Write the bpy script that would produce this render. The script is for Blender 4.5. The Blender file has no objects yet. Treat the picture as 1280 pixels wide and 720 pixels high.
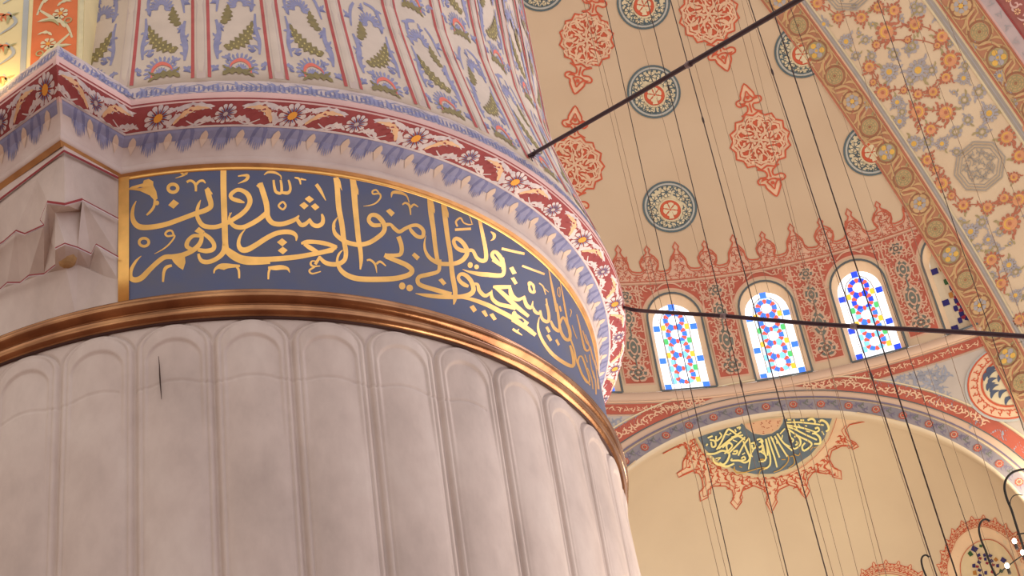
WL, WM, WR = (.84, .73, .66), (.93, .88, .84), (.98, .95, 1.10)
WS = 1.0
UPL, CHG, DLR, LMB = 3.8, 300.0, 260.0, 2600.0
EXPO = 0.0
import bpy, math, random
from mathutils import Vector, Matrix
from mathutils.geometry import tessellate_polygon
R_ = math.radians
EYE = 1.6                      # camera height above the floor; geometry is written relative to the eye
scene = bpy.context.scene
COL = scene.collection
random.seed(7)

# ---------------------------------------------------------------- camera model (1280 x 720 photograph)
FPX = 2250.0
VPX, VPY = 163.0, -2495.0
_k = Vector((VPX-640, -(VPY-360), -FPX)).normalized()      # world up seen from the camera
_f = Vector((0, 0, -1.0))
_y = (_f - _k*_f.dot(_k)).normalized()
_x = _y.cross(_k)
CAM_R = Matrix((_x, _y, _k))                                # camera -> world
def ray(px, py):
    return (CAM_R @ Vector((px-640, -(py-360), -FPX))).normalized()

# ---------------------------------------------------------------- materials
def lin(c):
    return tuple(((v/255.0)/12.92 if v/255.0 <= .04045 else (((v/255.0)+.055)/1.055)**2.4) for v in c)
MATS = {}
def mat(name, rgb, rough=.75, metal=0.0, var=.10, scale=3.0, bump=0.0, bscale=30.0, spec=.3, rgb2=None, detail=4.0):
    """procedural paint / plaster / stone: base colour gently varied by noise"""
    if name in MATS: return MATS[name]
    m = bpy.data.materials.new(name); m.use_nodes = True
    nt = m.node_tree; nd = nt.nodes; lk = nt.links
    b = nd['Principled BSDF']
    b.inputs['Roughness'].default_value = rough
    b.inputs['Metallic'].default_value = metal
    b.inputs['Specular IOR Level'].default_value = spec
    tc = nd.new('ShaderNodeTexCoord'); nz = nd.new('ShaderNodeTexNoise')
    nz.inputs['Scale'].default_value = scale; nz.inputs['Detail'].default_value = detail
    lk.new(tc.outputs['Object'], nz.inputs['Vector'])
    rp = nd.new('ShaderNodeValToRGB')
    l1 = lin(rgb)
    if rgb2: a, c = lin(rgb2), l1
    else: a = tuple(v*(1-var) for v in l1); c = tuple(min(1, v*(1+var)) for v in l1)
    rp.color_ramp.elements[0].position = .3; rp.color_ramp.elements[0].color = (*a, 1)
    rp.color_ramp.elements[1].position = .7; rp.color_ramp.elements[1].color = (*c, 1)
    lk.new(nz.outputs['Fac'], rp.inputs['Fac']); lk.new(rp.outputs['Color'], b.inputs['Base Color'])
    if bump:
        n2 = nd.new('ShaderNodeTexNoise'); n2.inputs['Scale'].default_value = bscale; n2.inputs['Detail'].default_value = 5
        lk.new(tc.outputs['Object'], n2.inputs['Vector'])
        bp = nd.new('ShaderNodeBump'); bp.inputs['Strength'].default_value = bump; bp.inputs['Distance'].default_value = .01
        lk.new(n2.outputs['Fac'], bp.inputs['Height']); lk.new(bp.outputs['Normal'], b.inputs['Normal'])
    MATS[name] = m
    return m
def glow(name, rgb, s):
    if name in MATS: return MATS[name]
    m = bpy.data.materials.new(name); m.use_nodes = True
    b = m.node_tree.nodes['Principled BSDF']
    b.inputs['Base Color'].default_value = (*[v*.5 for v in lin(rgb)], 1)
    b.inputs['Emission Color'].default_value = (*lin(rgb), 1)
    b.inputs['Emission Strength'].default_value = s
    b.inputs['Roughness'].default_value = .3
    MATS[name] = m
    return m

# ---------------------------------------------------------------- scene objects
def tag(o, label=None, cat=None, group=None, kind=None):
    if label: o['label'] = label
    if cat: o['category'] = cat
    if group: o['group'] = group
    if kind: o['kind'] = kind
    return o
TOPS = []
BASE = {}
def empty(name, loc, **kw):
    o = bpy.data.objects.new(name, None); COL.objects.link(o)
    o.location = (loc[0], loc[1], loc[2]+EYE); BASE[o.name] = Vector(loc)
    o.empty_display_size = .2
    return tag(o, **kw)
def link(name, me, parent=None, loc=None, **kw):
    """me is written in eye coordinates; loc is where its origin goes"""
    o = bpy.data.objects.new(name, me); COL.objects.link(o)
    if loc is None: loc = BASE[parent.name] if parent else (0, 0, 0)
    loc = Vector(loc)
    me.transform(Matrix.Translation(-loc))
    BASE[o.name] = loc
    if parent is not None:
        o.parent = parent; o.location = loc-BASE[parent.name]
    else: o.location = loc+Vector((0, 0, EYE))
    return tag(o, **kw)
class MB:
    """mesh builder with several materials"""
    def __init__(s): s.v = []; s.f = []; s.mi = []; s.mats = []
    def m(s, mt):
        if mt not in s.mats: s.mats.append(mt)
        return s.mats.index(mt)
    def add(s, vs, fs, mt):
        n = len(s.v); k = s.m(mt); s.v.extend(vs)
        for f in fs: s.f.append([i+n for i in f]); s.mi.append(k)
    def grid(s, rows, mt, closed=False):
        h = len(rows); w = len(rows[0]); vs = [p for r in rows for p in r]; fs = []
        for i in range(h-1):
            for j in range(w if closed else w-1):
                j2 = (j+1) % w
                fs.append((i*w+j, i*w+j2, (i+1)*w+j2, (i+1)*w+j))
        s.add(vs, fs, mt)
    def tube(s, pts, r, mt, seg=8, caps=True):
        pts = [Vector(p) for p in pts]; rows = []; prev = None
        for i, p in enumerate(pts):
            t = (pts[min(i+1, len(pts)-1)]-pts[max(i-1, 0)]).normalized()
            a = prev if prev else (Vector((0, 0, 1)) if abs(t.z) < .9 else Vector((1, 0, 0)))
            u = (a-t*a.dot(t)).normalized(); prev = u; w = t.cross(u)
            rr = r[i] if isinstance(r, (list, tuple)) else r
            rows.append([p+(u*math.cos(2*math.pi*k/seg)+w*math.sin(2*math.pi*k/seg))*rr for k in range(seg)])
        s.grid(rows, mt, closed=True)
        if caps:
            for row in (rows[0], rows[-1]): s.add(row, [tuple(range(seg))], mt)
    def ball(s, c, r, mt, n=10, sz=1.0):
        c = Vector(c); rows = []
        for i in range(n+1):
            a = math.pi*i/n
            rows.append([c+Vector((r*math.sin(a)*math.cos(2*math.pi*j/(n*2)), r*math.sin(a)*math.sin(2*math.pi*j/(n*2)), r*sz*math.cos(a))) for j in range(n*2)])
        s.grid(rows, mt, closed=True)
    def mesh(s, name, smooth=True):
        me = bpy.data.meshes.new(name); me.from_pydata([tuple(v) for v in s.v], [], s.f)
        for mt in s.mats: me.materials.append(mt)
        me.polygons.foreach_set('material_index', s.mi)
        me.polygons.foreach_set('use_smooth', [smooth]*len(me.polygons))
        me.update(); return me
    def build(s, name, parent=None, loc=None, smooth=True, **kw):
        return link(name, s.mesh(name, smooth), parent, loc, **kw)

# ---------------------------------------------------------------- painting on surfaces
def catmull(pts, n=5, closed=False):
    """pts: tuples of any length"""
    if len(pts) < 3: return list(pts)
    out = []; N = len(pts)
    rng = range(N if closed else N-1)
    for i in rng:
        if closed: p0, p1, p2, p3 = pts[(i-1) % N], pts[i], pts[(i+1) % N], pts[(i+2) % N]
        else: p0, p1, p2, p3 = pts[max(i-1, 0)], pts[i], pts[i+1], pts[min(i+2, N-1)]
        for k in range(n):
            t = k/n
            out.append(tuple(.5*((2*b)+(-a+c)*t+(2*a-5*b+4*c-d)*t*t+(-a+3*b-3*c+d)*t**3) for a, b, c, d in zip(p0, p1, p2, p3)))
    out.append(tuple(pts[0] if closed else pts[-1]))
    return out
class Paint(MB):
    """flat shapes laid on a surface function surf(u, v, off)"""
    def __init__(s, surf, step=.001, maxe=None):
        super().__init__(); s.surf = surf; s.step = step; s.T = [(1, 0, 0, 1, 0, 0)]; s.maxe = maxe
    def push(s, ox=0, oy=0, rot=0, sx=1, sy=None, ax=None, ay=None):
        """local frame; either rotation + scale or explicit axis vectors ax, ay"""
        if sy is None: sy = sx
        if ax is None:
            c, n = math.cos(rot), math.sin(rot); ax = (c*sx, n*sx); ay = (-n*sy, c*sy)
        a, b, c_, d, e, f = s.T[-1]
        def lv(x, y): return (a*x+c_*y, b*x+d*y)
        A = lv(*ax); B = lv(*ay); O = lv(ox, oy)
        s.T.append((A[0], A[1], B[0], B[1], O[0]+e, O[1]+f))
        return s
    def pop(s): s.T.pop()
    def P(s, x, y, lay):
        a, b, c, d, e, f = s.T[-1]
        return s.surf(a*x+c*y+e, b*x+d*y+f, lay*s.step)
    def poly(s, pts, mt, lay=1):
        tri = [tuple(t) for t in tessellate_polygon([[Vector((p[0], p[1], 0)) for p in pts]])]
        pts = [(p[0], p[1]) for p in pts]
        if s.maxe:
            T = s.T[-1]; mid = {}
            def W(p): return (T[0]*p[0]+T[2]*p[1], T[1]*p[0]+T[3]*p[1])
            for _ in range(9):
                split = set()
                for t in tri:
                    for i in range(3):
                        a, b = t[i], t[(i+1) % 3]; A = W(pts[a]); B = W(pts[b])
                        if math.hypot(A[0]-B[0], A[1]-B[1]) > s.maxe: split.add((min(a, b), max(a, b)))
                if not split: break
                mid = {}
                for a, b in split:
                    mid[(a, b)] = len(pts); pts.append(((pts[a][0]+pts[b][0])/2, (pts[a][1]+pts[b][1])/2))
                nt = []
                for a, b, c in tri:
                    k = [mid.get((min(x, y), max(x, y))) for x, y in ((a, b), (b, c), (c, a))]
                    n = sum(q is not None for q in k)
                    if n == 0: nt.append((a, b, c)); continue
                    if n == 3: nt += [(a, k[0], k[2]), (k[0], b, k[1]), (k[2], k[1], c), (k[0], k[1], k[2])]; continue
                    while k[0] is None or (n == 2 and k[1] is None): a, b, c = b, c, a; k = k[1:]+k[:1]
                    if n == 1: nt += [(a, k[0], c), (k[0], b, c)]
                    else: nt += [(k[0], b, k[1]), (a, k[0], c), (k[0], k[1], c)]
                tri = nt
        s.add([s.P(p[0], p[1], lay) for p in pts], tri, mt)
    def ribbon(s, pts, mt, lay=1, w=None, n=5, extra=0.0, closed=False):
        """pts (x, y, full width); smooth centre line"""
        if w is not None: pts = [(p[0], p[1], w) for p in pts]
        if n > 1: pts = catmull(pts, n, closed)
        elif closed: pts = list(pts)+[pts[0]]
        L = len(pts); a = []; b = []
        for i, p in enumerate(pts):
            q0 = pts[max(i-1, 0)]; q1 = pts[min(i+1, L-1)]
            if closed and (i == 0 or i == L-1): q0 = pts[-2]; q1 = pts[1]
            dx, dy = q1[0]-q0[0], q1[1]-q0[1]; l = math.hypot(dx, dy) or 1
            h = p[2]*.5+extra
            a.append((p[0]-dy/l*h, p[1]+dx/l*h)); b.append((p[0]+dy/l*h, p[1]-dx/l*h))
        vs = [s.P(x, y, lay) for x, y in a]+[s.P(x, y, lay) for x, y in b]
        s.add(vs, [(i, i+1, L+i+1, L+i) for i in range(L-1)], mt)
    def disc(s, x, y, r, mt, lay=1, ry=None, n=16, rot=0):
        ry = ry or r; c, q = math.cos(rot), math.sin(rot)
        pts = [(x+r*math.cos(a)*c-ry*math.sin(a)*q, y+r*math.cos(a)*q+ry*math.sin(a)*c) for a in [2*math.pi*k/n for k in range(n)]]
        if s.maxe and max(r, ry)*max(math.hypot(*s.T[-1][:2]), math.hypot(*s.T[-1][2:4])) > s.maxe*.9: return s.poly(pts, mt, lay)
        vs = [s.P(x, y, lay)]+[s.P(px, py, lay) for px, py in pts]
        s.add(vs, [(0, k+1, (k+1) % n+1) for k in range(n)], mt)
    def ring(s, x, y, r, w, mt, lay=1, ry=None, n=28, a0=0, a1=360):
        ry = ry or r; A = [R_(a0+(a1-a0)*k/n) for k in range(n+1)]
        vs = [s.P(x+(r-w/2)*math.cos(a), y+(ry-w/2)*math.sin(a), lay) for a in A]+[s.P(x+(r+w/2)*math.cos(a), y+(ry+w/2)*math.sin(a), lay) for a in A]
        s.add(vs, [(i, i+1, n+2+i, n+1+i) for i in range(n)], mt)
    def petals(s, x, y, r, n, mt, lay=1, inner=.25, rot=0, fat=.8, tip=.0):
        """n rounded petals round a centre"""
        for k in range(n):
            a = rot+2*math.pi*k/n; w = math.pi/n*fat
            pts = [(inner*r, 0)]
            for t, q in ((.6, .75), (.85, 1), (1.0, .75), (1.06+tip, 0)): pts.append((t*r, q))
            P_ = []
            for (t, q) in pts: P_.append((x+t*math.cos(a+w*q*1.0), y+t*math.sin(a+w*q)))
            for (t, q) in reversed(pts[1:-1]): P_.append((x+t*math.cos(a-w*q), y+t*math.sin(a-w*q)))
            s.poly(P_, mt, lay)
    def leaf(s, x0, y0, x1, y1, w, mt, lay=1, bend=.25, teeth=0, tooth=.25):
        """pointed curved leaf from (x0,y0) to (x1,y1), full width w, optionally serrated"""
        dx, dy = x1-x0, y1-y0; L = math.hypot(dx, dy) or 1e-6; nx, ny = -dy/L, dx/L
        N = teeth*2 if teeth else 8; A = []; B = []
        for i in range(N+1):
            t = i/N; b = bend*L*math.sin(math.pi*t); h = w*.5*math.sin(math.pi*min(1, t*.9+.1))**.8 if t < 1 else 0
            if teeth and i % 2 == 0 and 0 < i < N: h *= (1-tooth*2)
            px, py = x0+dx*t+nx*b, y0+dy*t+ny*b
            A.append((px+nx*h, py+ny*h)); B.append((px-nx*h, py-ny*h))
        vs = [s.P(px, py, lay) for px, py in A]+[s.P(px, py, lay) for px, py in B]
        s.add(vs, [(i, i+1, N+2+i, N+1+i) for i in range(N)], mt)
def S(txt):
    """'ox,oy,scale|x,y,w x,y,w|...' -> strokes in photograph pixels"""
    parts = txt.replace('\n', ' ').split('|'); ox, oy, sc = [float(v) for v in parts[0].split(',')]
    out = []
    for p in parts[1:]:
        q = [tuple(float(v) for v in t.split(',')) for t in p.split()]
        if q: out.append([(ox+t[0]/sc, oy+t[1]/sc)+((t[2]/sc,) if len(t) > 2 else ()) for t in q])
    return out
# ================================================================ surfaces of the place
# far wall: a round wall of radius 11 m under a semi-dome of the same radius
AZ = R_(15); DW = 17.4; RW = 11.0; ZB = 18.5
CX, CY = DW*math.sin(AZ), DW*math.cos(AZ)
def surf_wall(s, z, off=0):
    a = s/RW; r = RW-off
    return Vector((CX+r*math.sin(a), CY+r*math.cos(a), z))
def surf_dome(s, h, off=0):
    a = s/RW; e = h/RW; r = RW-off
    return Vector((CX+r*math.cos(e)*math.sin(a), CY+r*math.cos(e)*math.cos(a), ZB+r*math.sin(e)))
def sph_hit(px, py, C, r):
    d = ray(px, py); b = d.dot(C); return d*(b+math.sqrt(max(0, b*b-(C.dot(C)-r*r))))
DC = Vector((CX, CY, ZB))
def px_dome(px, py, off=0):
    X = sph_hit(px, py, DC, RW); return DC+(X-DC)*((RW-off)/RW)
def px_to_dome(px, py):
    X = sph_hit(px, py, DC, RW)-DC
    return math.atan2(X.x, X.y)*RW, math.asin(X.z/RW)*RW
def px_to_wall(px, py):
    d = ray(px, py); h = math.hypot(d.x, d.y); ex, ey = d.x/h, d.y/h; b = ex*CX+ey*CY
    t = b+math.sqrt(b*b-(CX*CX+CY*CY-RW*RW))
    return math.atan2(ex*t-CX, ey*t-CY)*RW, t*d.z/h
# exedra: small half dome opening in the round wall
SE, ZE, RE = -.43, 13.55, 4.19
EC = surf_wall(SE, ZE)
def px_exedra(px, py, off=0):
    X = sph_hit(px, py, EC, RE); return EC+(X-EC)*((RE-off)/RE)
# great arch soffit: circle cut from the dome, extruded along its axis
GN = Vector((.82217, -.5573, .116)).normalized()
_P = [px_dome(*p) for p in ((987, 54), (1035, 115), (1077, 180), (1115, 235), (1147, 290), (1185, 352), (1215, 407))]
_m = sum(_P, Vector())/len(_P)
GK = (_m-DC).dot(GN); GC = DC+GN*GK; GR = math.sqrt(RW*RW-GK*GK)
GV = (Vector((0, 0, 1))-GN*GN.z).normalized(); GH = GV.cross(GN)
if GH.y < 0: GH = -GH
def surf_arch(t, d, off=0):
    a = t/GR; r = GR-off
    if a < 0: return GC+GH*r+GV*t+GN*d
    return GC+GH*(r*math.cos(a))+GV*(r*math.sin(a))+GN*d
def px_to_arch(px, py):
    dr = ray(px, py); dp = dr-GN*dr.dot(GN); cp = GC-GN*GC.dot(GN)
    a = dp.dot(dp); b = dp.dot(cp); c = cp.dot(cp)-GR*GR
    X = dr*((b+math.sqrt(max(0, b*b-a*c)))/a)-GC
    d = X.dot(GN); X = X-GN*d
    return math.atan2(X.dot(GV), X.dot(GH))*GR, d
# the pillar
PX, PY = -1.9825, 9.8425; PR = 2.45
def surf_pil(ph, z, off=0, r=PR):
    a = R_(ph); return Vector((PX+(r+off)*math.sin(a), PY-(r+off)*math.cos(a), z))
def px_to_cyl(px, py, r=PR):
    d = ray(px, py); h = math.hypot(d.x, d.y); ex, ey = d.x/h, d.y/h; b = ex*PX+ey*PY
    t = b-math.sqrt(max(0, b*b-(PX*PX+PY*PY-r*r)))
    return math.degrees(math.atan2(ex*t-PX, -(ey*t-PY))), t*d.z/h, t/h
def px_cyl(px, py, off=0):
    ph, z, t = px_to_cyl(px, py)
    return surf_pil(ph, z, off)
# cornice path: circle, then a projecting right-angled corner on the left
U1 = Vector((-.57, -.8216, 0)).normalized(); N1 = Vector((.8216, -.57, 0)).normalized()
U2 = Vector((-.853, .522, 0)).normalized(); N2 = Vector((-.522, -.853, 0)).normalized()
CP0 = Vector((-2.306, 7.057, 0)); CB = (N1+N2)/(1+N1.dot(N2))
def corner(o): return CP0+CB*o
def corn_A(o):
    """where the right face of the corner meets the round body"""
    p = corner(o); c = Vector((PX, PY, 0)); r = PR+o; d = -U1; m = p-c
    b = m.dot(d); q = b*b-(m.dot(m)-r*r)
    return p+d*(-b-math.sqrt(max(0, q)))
def corn_path(s, o):
    """s > 0 degrees round the circle from the junction, -1..0 right face, < -1 metres along the left face"""
    A = corn_A(o)
    if s >= 0:
        a0 = math.atan2(A.x-PX, -(A.y-PY)); a = a0+(R_(200)-a0)*s/200.0
        return Vector((PX+(PR+o)*math.sin(a), PY-(PR+o)*math.cos(a), 0))
    P = corner(o)
    if s >= -1: return A+(P-A)*(-s)
    return P+U2*(-s-1)
CORN = [(.0, 6.965), (.035, 6.985), (.04, 7.01), (.03, 7.03), (.04, 7.08), (.075, 7.13), (.115, 7.155), (.125, 7.165), (.135, 7.17), (.175, 7.19), (.225, 7.21), (.258, 7.245), (.266, 7.275), (.263, 7.31), (.250, 7.37), (.232, 7.43), (.195, 7.58), (.12, 7.92), (.05, 8.25), (.0, 8.55), (-.02, 8.9)]
def corn_prof(v):
    i = max(0, min(len(CORN)-2, int(v))); f = v-i
    return tuple(a+(b-a)*f for a, b in zip(CORN[i], CORN[i+1]))
def surf_corn(s, v, off=0):
    o, z = corn_prof(v); o0, z0 = corn_prof(v-.3); o1, z1 = corn_prof(v+.3)
    l = math.hypot(o1-o0, z1-z0) or 1
    p = corn_path(s, o+off*(z1-z0)/l); p.z = z-off*(o1-o0)/l
    return p
# ================================================================ THE PILLAR
def marble_material():
    m = bpy.data.materials.new('pink_grey_marble'); m.use_nodes = True
    nt = m.node_tree; nd = nt.nodes; lk = nt.links; b = nd['Principled BSDF']
    b.inputs['Roughness'].default_value = .55; b.inputs['Specular IOR Level'].default_value = .35
    tc = nd.new('ShaderNodeTexCoord')
    n1 = nd.new('ShaderNodeTexNoise'); n1.inputs['Scale'].default_value = 1.6; n1.inputs['Detail'].default_value = 7; n1.inputs['Roughness'].default_value = .62
    mp = nd.new('ShaderNodeMapping'); mp.inputs['Scale'].default_value = (1, 1, .55)
    lk.new(tc.outputs['Object'], mp.inputs['Vector']); lk.new(mp.outputs['Vector'], n1.inputs['Vector'])
    rp = nd.new('ShaderNodeValToRGB')
    e = rp.color_ramp.elements; e[0].position = .3; e[0].color = (*lin(STONE_D), 1); e[1].position = .72; e[1].color = (*lin(STONE_L), 1)
    k = rp.color_ramp.elements.new(.5); k.color = (*lin(STONE), 1)
    lk.new(n1.outputs['Fac'], rp.inputs['Fac'])
    n2 = nd.new('ShaderNodeTexNoise'); n2.inputs['Scale'].default_value = 14; n2.inputs['Detail'].default_value = 6
    lk.new(mp.outputs['Vector'], n2.inputs['Vector'])
    mx = nd.new('ShaderNodeMix'); mx.data_type = 'RGBA'; mx.blend_type = 'MULTIPLY'
    r2 = nd.new('ShaderNodeValToRGB'); r2.color_ramp.elements[0].position = .35; r2.color_ramp.elements[0].color = (.93, .92, .92, 1)
    r2.color_ramp.elements[1].position = .6; r2.color_ramp.elements[1].color = (1, 1, 1, 1)
    lk.new(n2.outputs['Fac'], r2.inputs['Fac']); mx.inputs['Factor'].default_value = .8
    lk.new(rp.outputs['Color'], mx.inputs['A']); lk.new(r2.outputs['Color'], mx.inputs['B'])
    lk.new(mx.outputs['Result'], b.inputs['Base Color'])
    bp = nd.new('ShaderNodeBump'); bp.inputs['Strength'].default_value = .12; bp.inputs['Distance'].default_value = .01
    lk.new(n2.outputs['Fac'], bp.inputs['Height']); lk.new(bp.outputs['Normal'], b.inputs['Normal'])
    return m
STONE, STONE_L, STONE_D = (197, 178, 166), (210, 194, 182), (176, 158, 147)
M_stone = marble_material()
M_joint = mat('stone_joint', (140, 118, 110))
M_gold = mat('gilded_paint', (238, 184, 104), rough=.30, metal=.68, var=.12, scale=9)
M_goldd = mat('aged_gilding', (200, 150, 98), rough=.5, metal=.4, var=.18, scale=9, rgb2=(172, 124, 80))
M_goldline = mat('lettering_outline', (96, 72, 66), rough=.8)
M_band = mat('slate_blue_panel', (84, 92, 122), rough=.6, var=.18, scale=5, rgb2=(96, 96, 110))
M_plaster = mat('pinkish_plaster', (208, 190, 180), var=.08, scale=6, rgb2=(194, 172, 162))
M_greywash = mat('pale_grey_wash', (196, 178, 172), var=.1, scale=8)
M_red = mat('madder_red_paint', (158, 76, 74), var=.12, scale=12, rgb2=(142, 64, 66))
M_pink = mat('pink_line_paint', (214, 176, 168))
M_blue = mat('faded_blue_paint', (150, 148, 176), var=.15, scale=14, rgb2=(132, 131, 160))
M_blued = mat('deep_blue_paint', (116, 116, 150), var=.15, scale=14)
M_petal = mat('petal_white_paint', (222, 206, 200), var=.08, scale=20, rgb2=(196, 184, 186))
M_peach = mat('peach_leaf_paint', (228, 184, 142), var=.1, scale=16)
M_orange = mat('orange_centre_paint', (232, 160, 68))
M_olive = mat('olive_leaf_paint', (142, 126, 80), var=.15, scale=18, rgb2=(124, 112, 76))
M_olived = mat('olive_spot_paint', (190, 172, 108))
M_stripe = mat('brick_red_stripe', (186, 90, 84), var=.14, scale=10, rgb2=(168, 78, 76))
M_coral = mat('coral_paint', (220, 116, 98))
M_cream = mat('drum_cream_plaster', (204, 186, 168), var=.07, scale=5)
M_rib = mat('drum_rib_plaster', (190, 170, 158), var=.06, scale=5)

pillar = empty('pillar', (PX, PY, -EYE), label='huge round fluted marble pillar with a gilded ring, a blue inscription band and a painted top', cat='pillar')

# ---- fluted shaft: arched reeds, 38 round the circle
NR = 38; PITCH = 360.0/NR
ZS = 5.73                                   # springing of the reed arches
def gauss(x, w): return math.exp(-(x/w)**2)
def sstep(a, b, x):
    t = max(0, min(1, (x-a)/(b-a))); return t*t*(3-2*t)
def shaft_r(ph, z):
    u = ((ph+.15)/PITCH) % 1.0-.5                # -.5 .. .5 across a reed
    W = R_(PITCH)*PR; x = u*W; hw = W*.5
    zs = ZS
    if z < zs: d = hw-abs(x)
    else:
        rr = math.hypot(x, (z-zs)*hw/.16); d = hw-rr
    h = 0.0
    h -= .013*gauss(d-.004, .0075)               # outer groove
    h += .008*sstep(.0, .03, d)*(1-sstep(.03, .06, d))
    h -= .008*gauss(d-.040, .006)                # second groove
    # inner sunk panel with its own round head
    zi = zs-.075
    wi = hw*.70
    di = wi-abs(x) if z < zi else wi-math.hypot(x, (z-zi)*wi/.12)
    fade = sstep(4.9, 5.6, z)
    h -= .012*sstep(-.006, .010, di)*fade
    h += (.012*fade+.030*(1-fade*.6))*max(0, 1-(x/hw)**2)*sstep(-.01, .08, d)
    # stone joint
    zj = 5.50-.03*math.cos(2*math.pi*u)*0+.025*math.cos(math.pi*u*2)*.6
    h -= .006*gauss(z-zj, .006) if 0 < ph < 45 or ph < -2 else 0
    return PR+h
b = MB()
cols = []; ph = -28.0
while ph < 100: cols.append(ph); ph += .14
while ph < 332: cols.append(ph); ph += 1.2
zs_ = [-EYE, 0, 2, 3.2, 3.9, 4.1, 4.3, 4.5, 4.7, 4.85, 5.0, 5.1, 5.2, 5.28, 5.36, 5.42]
z = 5.46
while z < 5.94: zs_.append(z); z += .009
zs_.append(5.95)
b.grid([[surf_pil(p, z, 0, shaft_r(p, z)) for p in cols] for z in zs_], M_stone, closed=True)
shaft = b.build('fluted_shaft', pillar, label='grey pink marble shaft carved with round-headed flutes')
p = Paint(lambda x, y, o: px_cyl(x, y, o+.026), .001)
p.ribbon([(199.5, 449, .6), (200.5, 460, 1.2), (201.2, 475, 1.9), (202.3, 490, 1.5), (203.2, 503, .5)], mat('crack_dark', (70, 52, 46)), 1)
p.build('stone_crack', shaft, smooth=False, label='short dark vertical crack')
# ---- smooth drum under the corner and behind the inscription
b = MB()
b.grid([[surf_pil(a*1.5, z, 0, r) for a in range(240)] for z, r in ((5.93, PR-.01), (6.02, PR-.005), (6.5, PR-.005), (7.02, PR-.005))], M_stone, closed=True)
b.build('drum_wall', pillar)

# ---- gilded ring
ringp = [(0.0, 5.895), (.018, 5.892), (.038, 5.905), (.050, 5.925), (.048, 5.948), (.034, 5.962), (.020, 5.966), (.024, 5.975), (.046, 5.984), (.064, 6.000), (.066, 6.018), (.052, 6.032), (.030, 6.038), (.026, 6.044), (.034, 6.052), (.034, 6.064), (.018, 6.074), (.0, 6.078)]
b = MB(); rows = []
M_ring = mat('gilded_copper', (190, 140, 98), rough=.2, metal=.92, var=.3, scale=3.2, rgb2=(124, 82, 58), bump=.15, bscale=8)
for o, z in ringp:
    rows.append([surf_pil(a*.75, z, o, PR) for a in range(480)])
b.grid(rows, M_ring, closed=True)
b.build('gilded_ring', pillar, label='gold painted moulded ring')
b = MB()
M_dark = mat('shadow_gap_paint', (70, 44, 38))  # dark colour painted in for the shade under the ring's lower edge
b.grid([[surf_pil(a*1.5, z, o, PR) for a in range(240)] for o, z in ((.004, 5.882), (.014, 5.884), (.016, 5.896))], M_dark, closed=True)
b.build('ring_shade_line', pillar, label='thin dark line painted as shade below the gilded ring')

# ---- inscription band
PH0 = px_to_cyl(151, 300)[0]
b = MB()
n = 120
b.grid([[surf_pil(PH0+(150-PH0)*i/n, z, .004, PR) for i in range(n+1)] for z in (6.07, 6.3, 6.6, 6.985)], M_band)
panel = b.build('inscription_band', pillar, label='slate blue band painted with gold lettering')
p = Paint(lambda a, z, o: surf_pil(a, z, o+.004, PR), .001)
for (z0, z1) in ((6.945, 6.985),):
    pass
rb = MB()
def strip(mb, a0, a1, prof, mt, n=120):
    mb.grid([[surf_pil(a0+(a1-a0)*i/n, z, o, PR) for i in range(n+1)] for o, z in prof], mt)
strip(rb, PH0, 150, [(.004, 6.948), (.010, 6.950), (.012, 6.962), (.010, 6.974), (.0, 6.976)], M_gold)
strip(rb, PH0-.25, PH0+1.15, [(.004, 6.06), (.012, 6.06), (.012, 6.5), (.012, 6.985)], M_gold, 3)
rb.build('gold_border', pillar)

# lettering traced stroke by stroke, laid on the curved band
LET = []
LET += S("150,195,8|165,455,6 135,520,28 125,600,40 145,670,52 200,714,56 300,718,52 450,692,50 600,640,48 760,580,48 850,550,50 905,515,50 908,470,52 893,420,54 872,335,54"
 "|808,445,6 785,500,30 770,570,34 785,640,44 840,705,46 960,715,44 1070,675,44 1140,635,44 1210,590,46 1270,530,46 1300,460,50 1280,395,50 1230,355,42 1170,345,38 1110,390,40 1120,430,38 1190,455,40 1245,472,14"
 "|1035,112,60 1035,300,60 1040,500,60 1048,720,60 1052,860,58 1060,930,50"
 "|640,140,18 672,165,24 640,190,18 612,168,22 640,140,18|672,180,20 625,205,14 555,228,5"
 "|668,268,24 700,252,24 735,265,26 757,300,26 760,360,22|757,300,26 790,262,24 830,252,24 856,278,12"
 "|75,345,10 55,380,7 52,415,4|350,440,24 343,505,26 312,555,26 268,597,18|1100,570,5 1095,620,20")
LET += S("150,285,8|215,285,6 160,340,26 112,430,38 108,500,50 155,525,54 220,502,56 300,420,50 380,345,48 450,298,48 540,292,50 640,272,50 740,222,50 800,160,46 818,90,40 800,30,46"
 "|805,85,34 735,85,34 683,130,40 668,185,44 705,212,36 745,220,26"
 "|835,60,36 900,110,44 940,168,42 930,218,46 860,236,46 780,222,36"
 "|540,80,20 520,35,20 480,35,22 455,65,22 480,88,20 545,80,18 532,120,18 480,180,16 420,225,13 345,265,4"
 "|520,380,24 465,400,34 440,450,30 432,545,20|940,460,12 950,420,22 1000,388,44 1060,385,52 1130,385,36 1200,385,22|1165,390,24 1188,430,24 1192,510,18"
 "|1052,150,56 1040,235,54 985,300,46 900,342,44 832,342,44 798,310,34 785,262,24"
 "|1052,150,56 1070,230,56 1130,290,60 1220,335,58 1320,348,55 1500,340,52")
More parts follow.
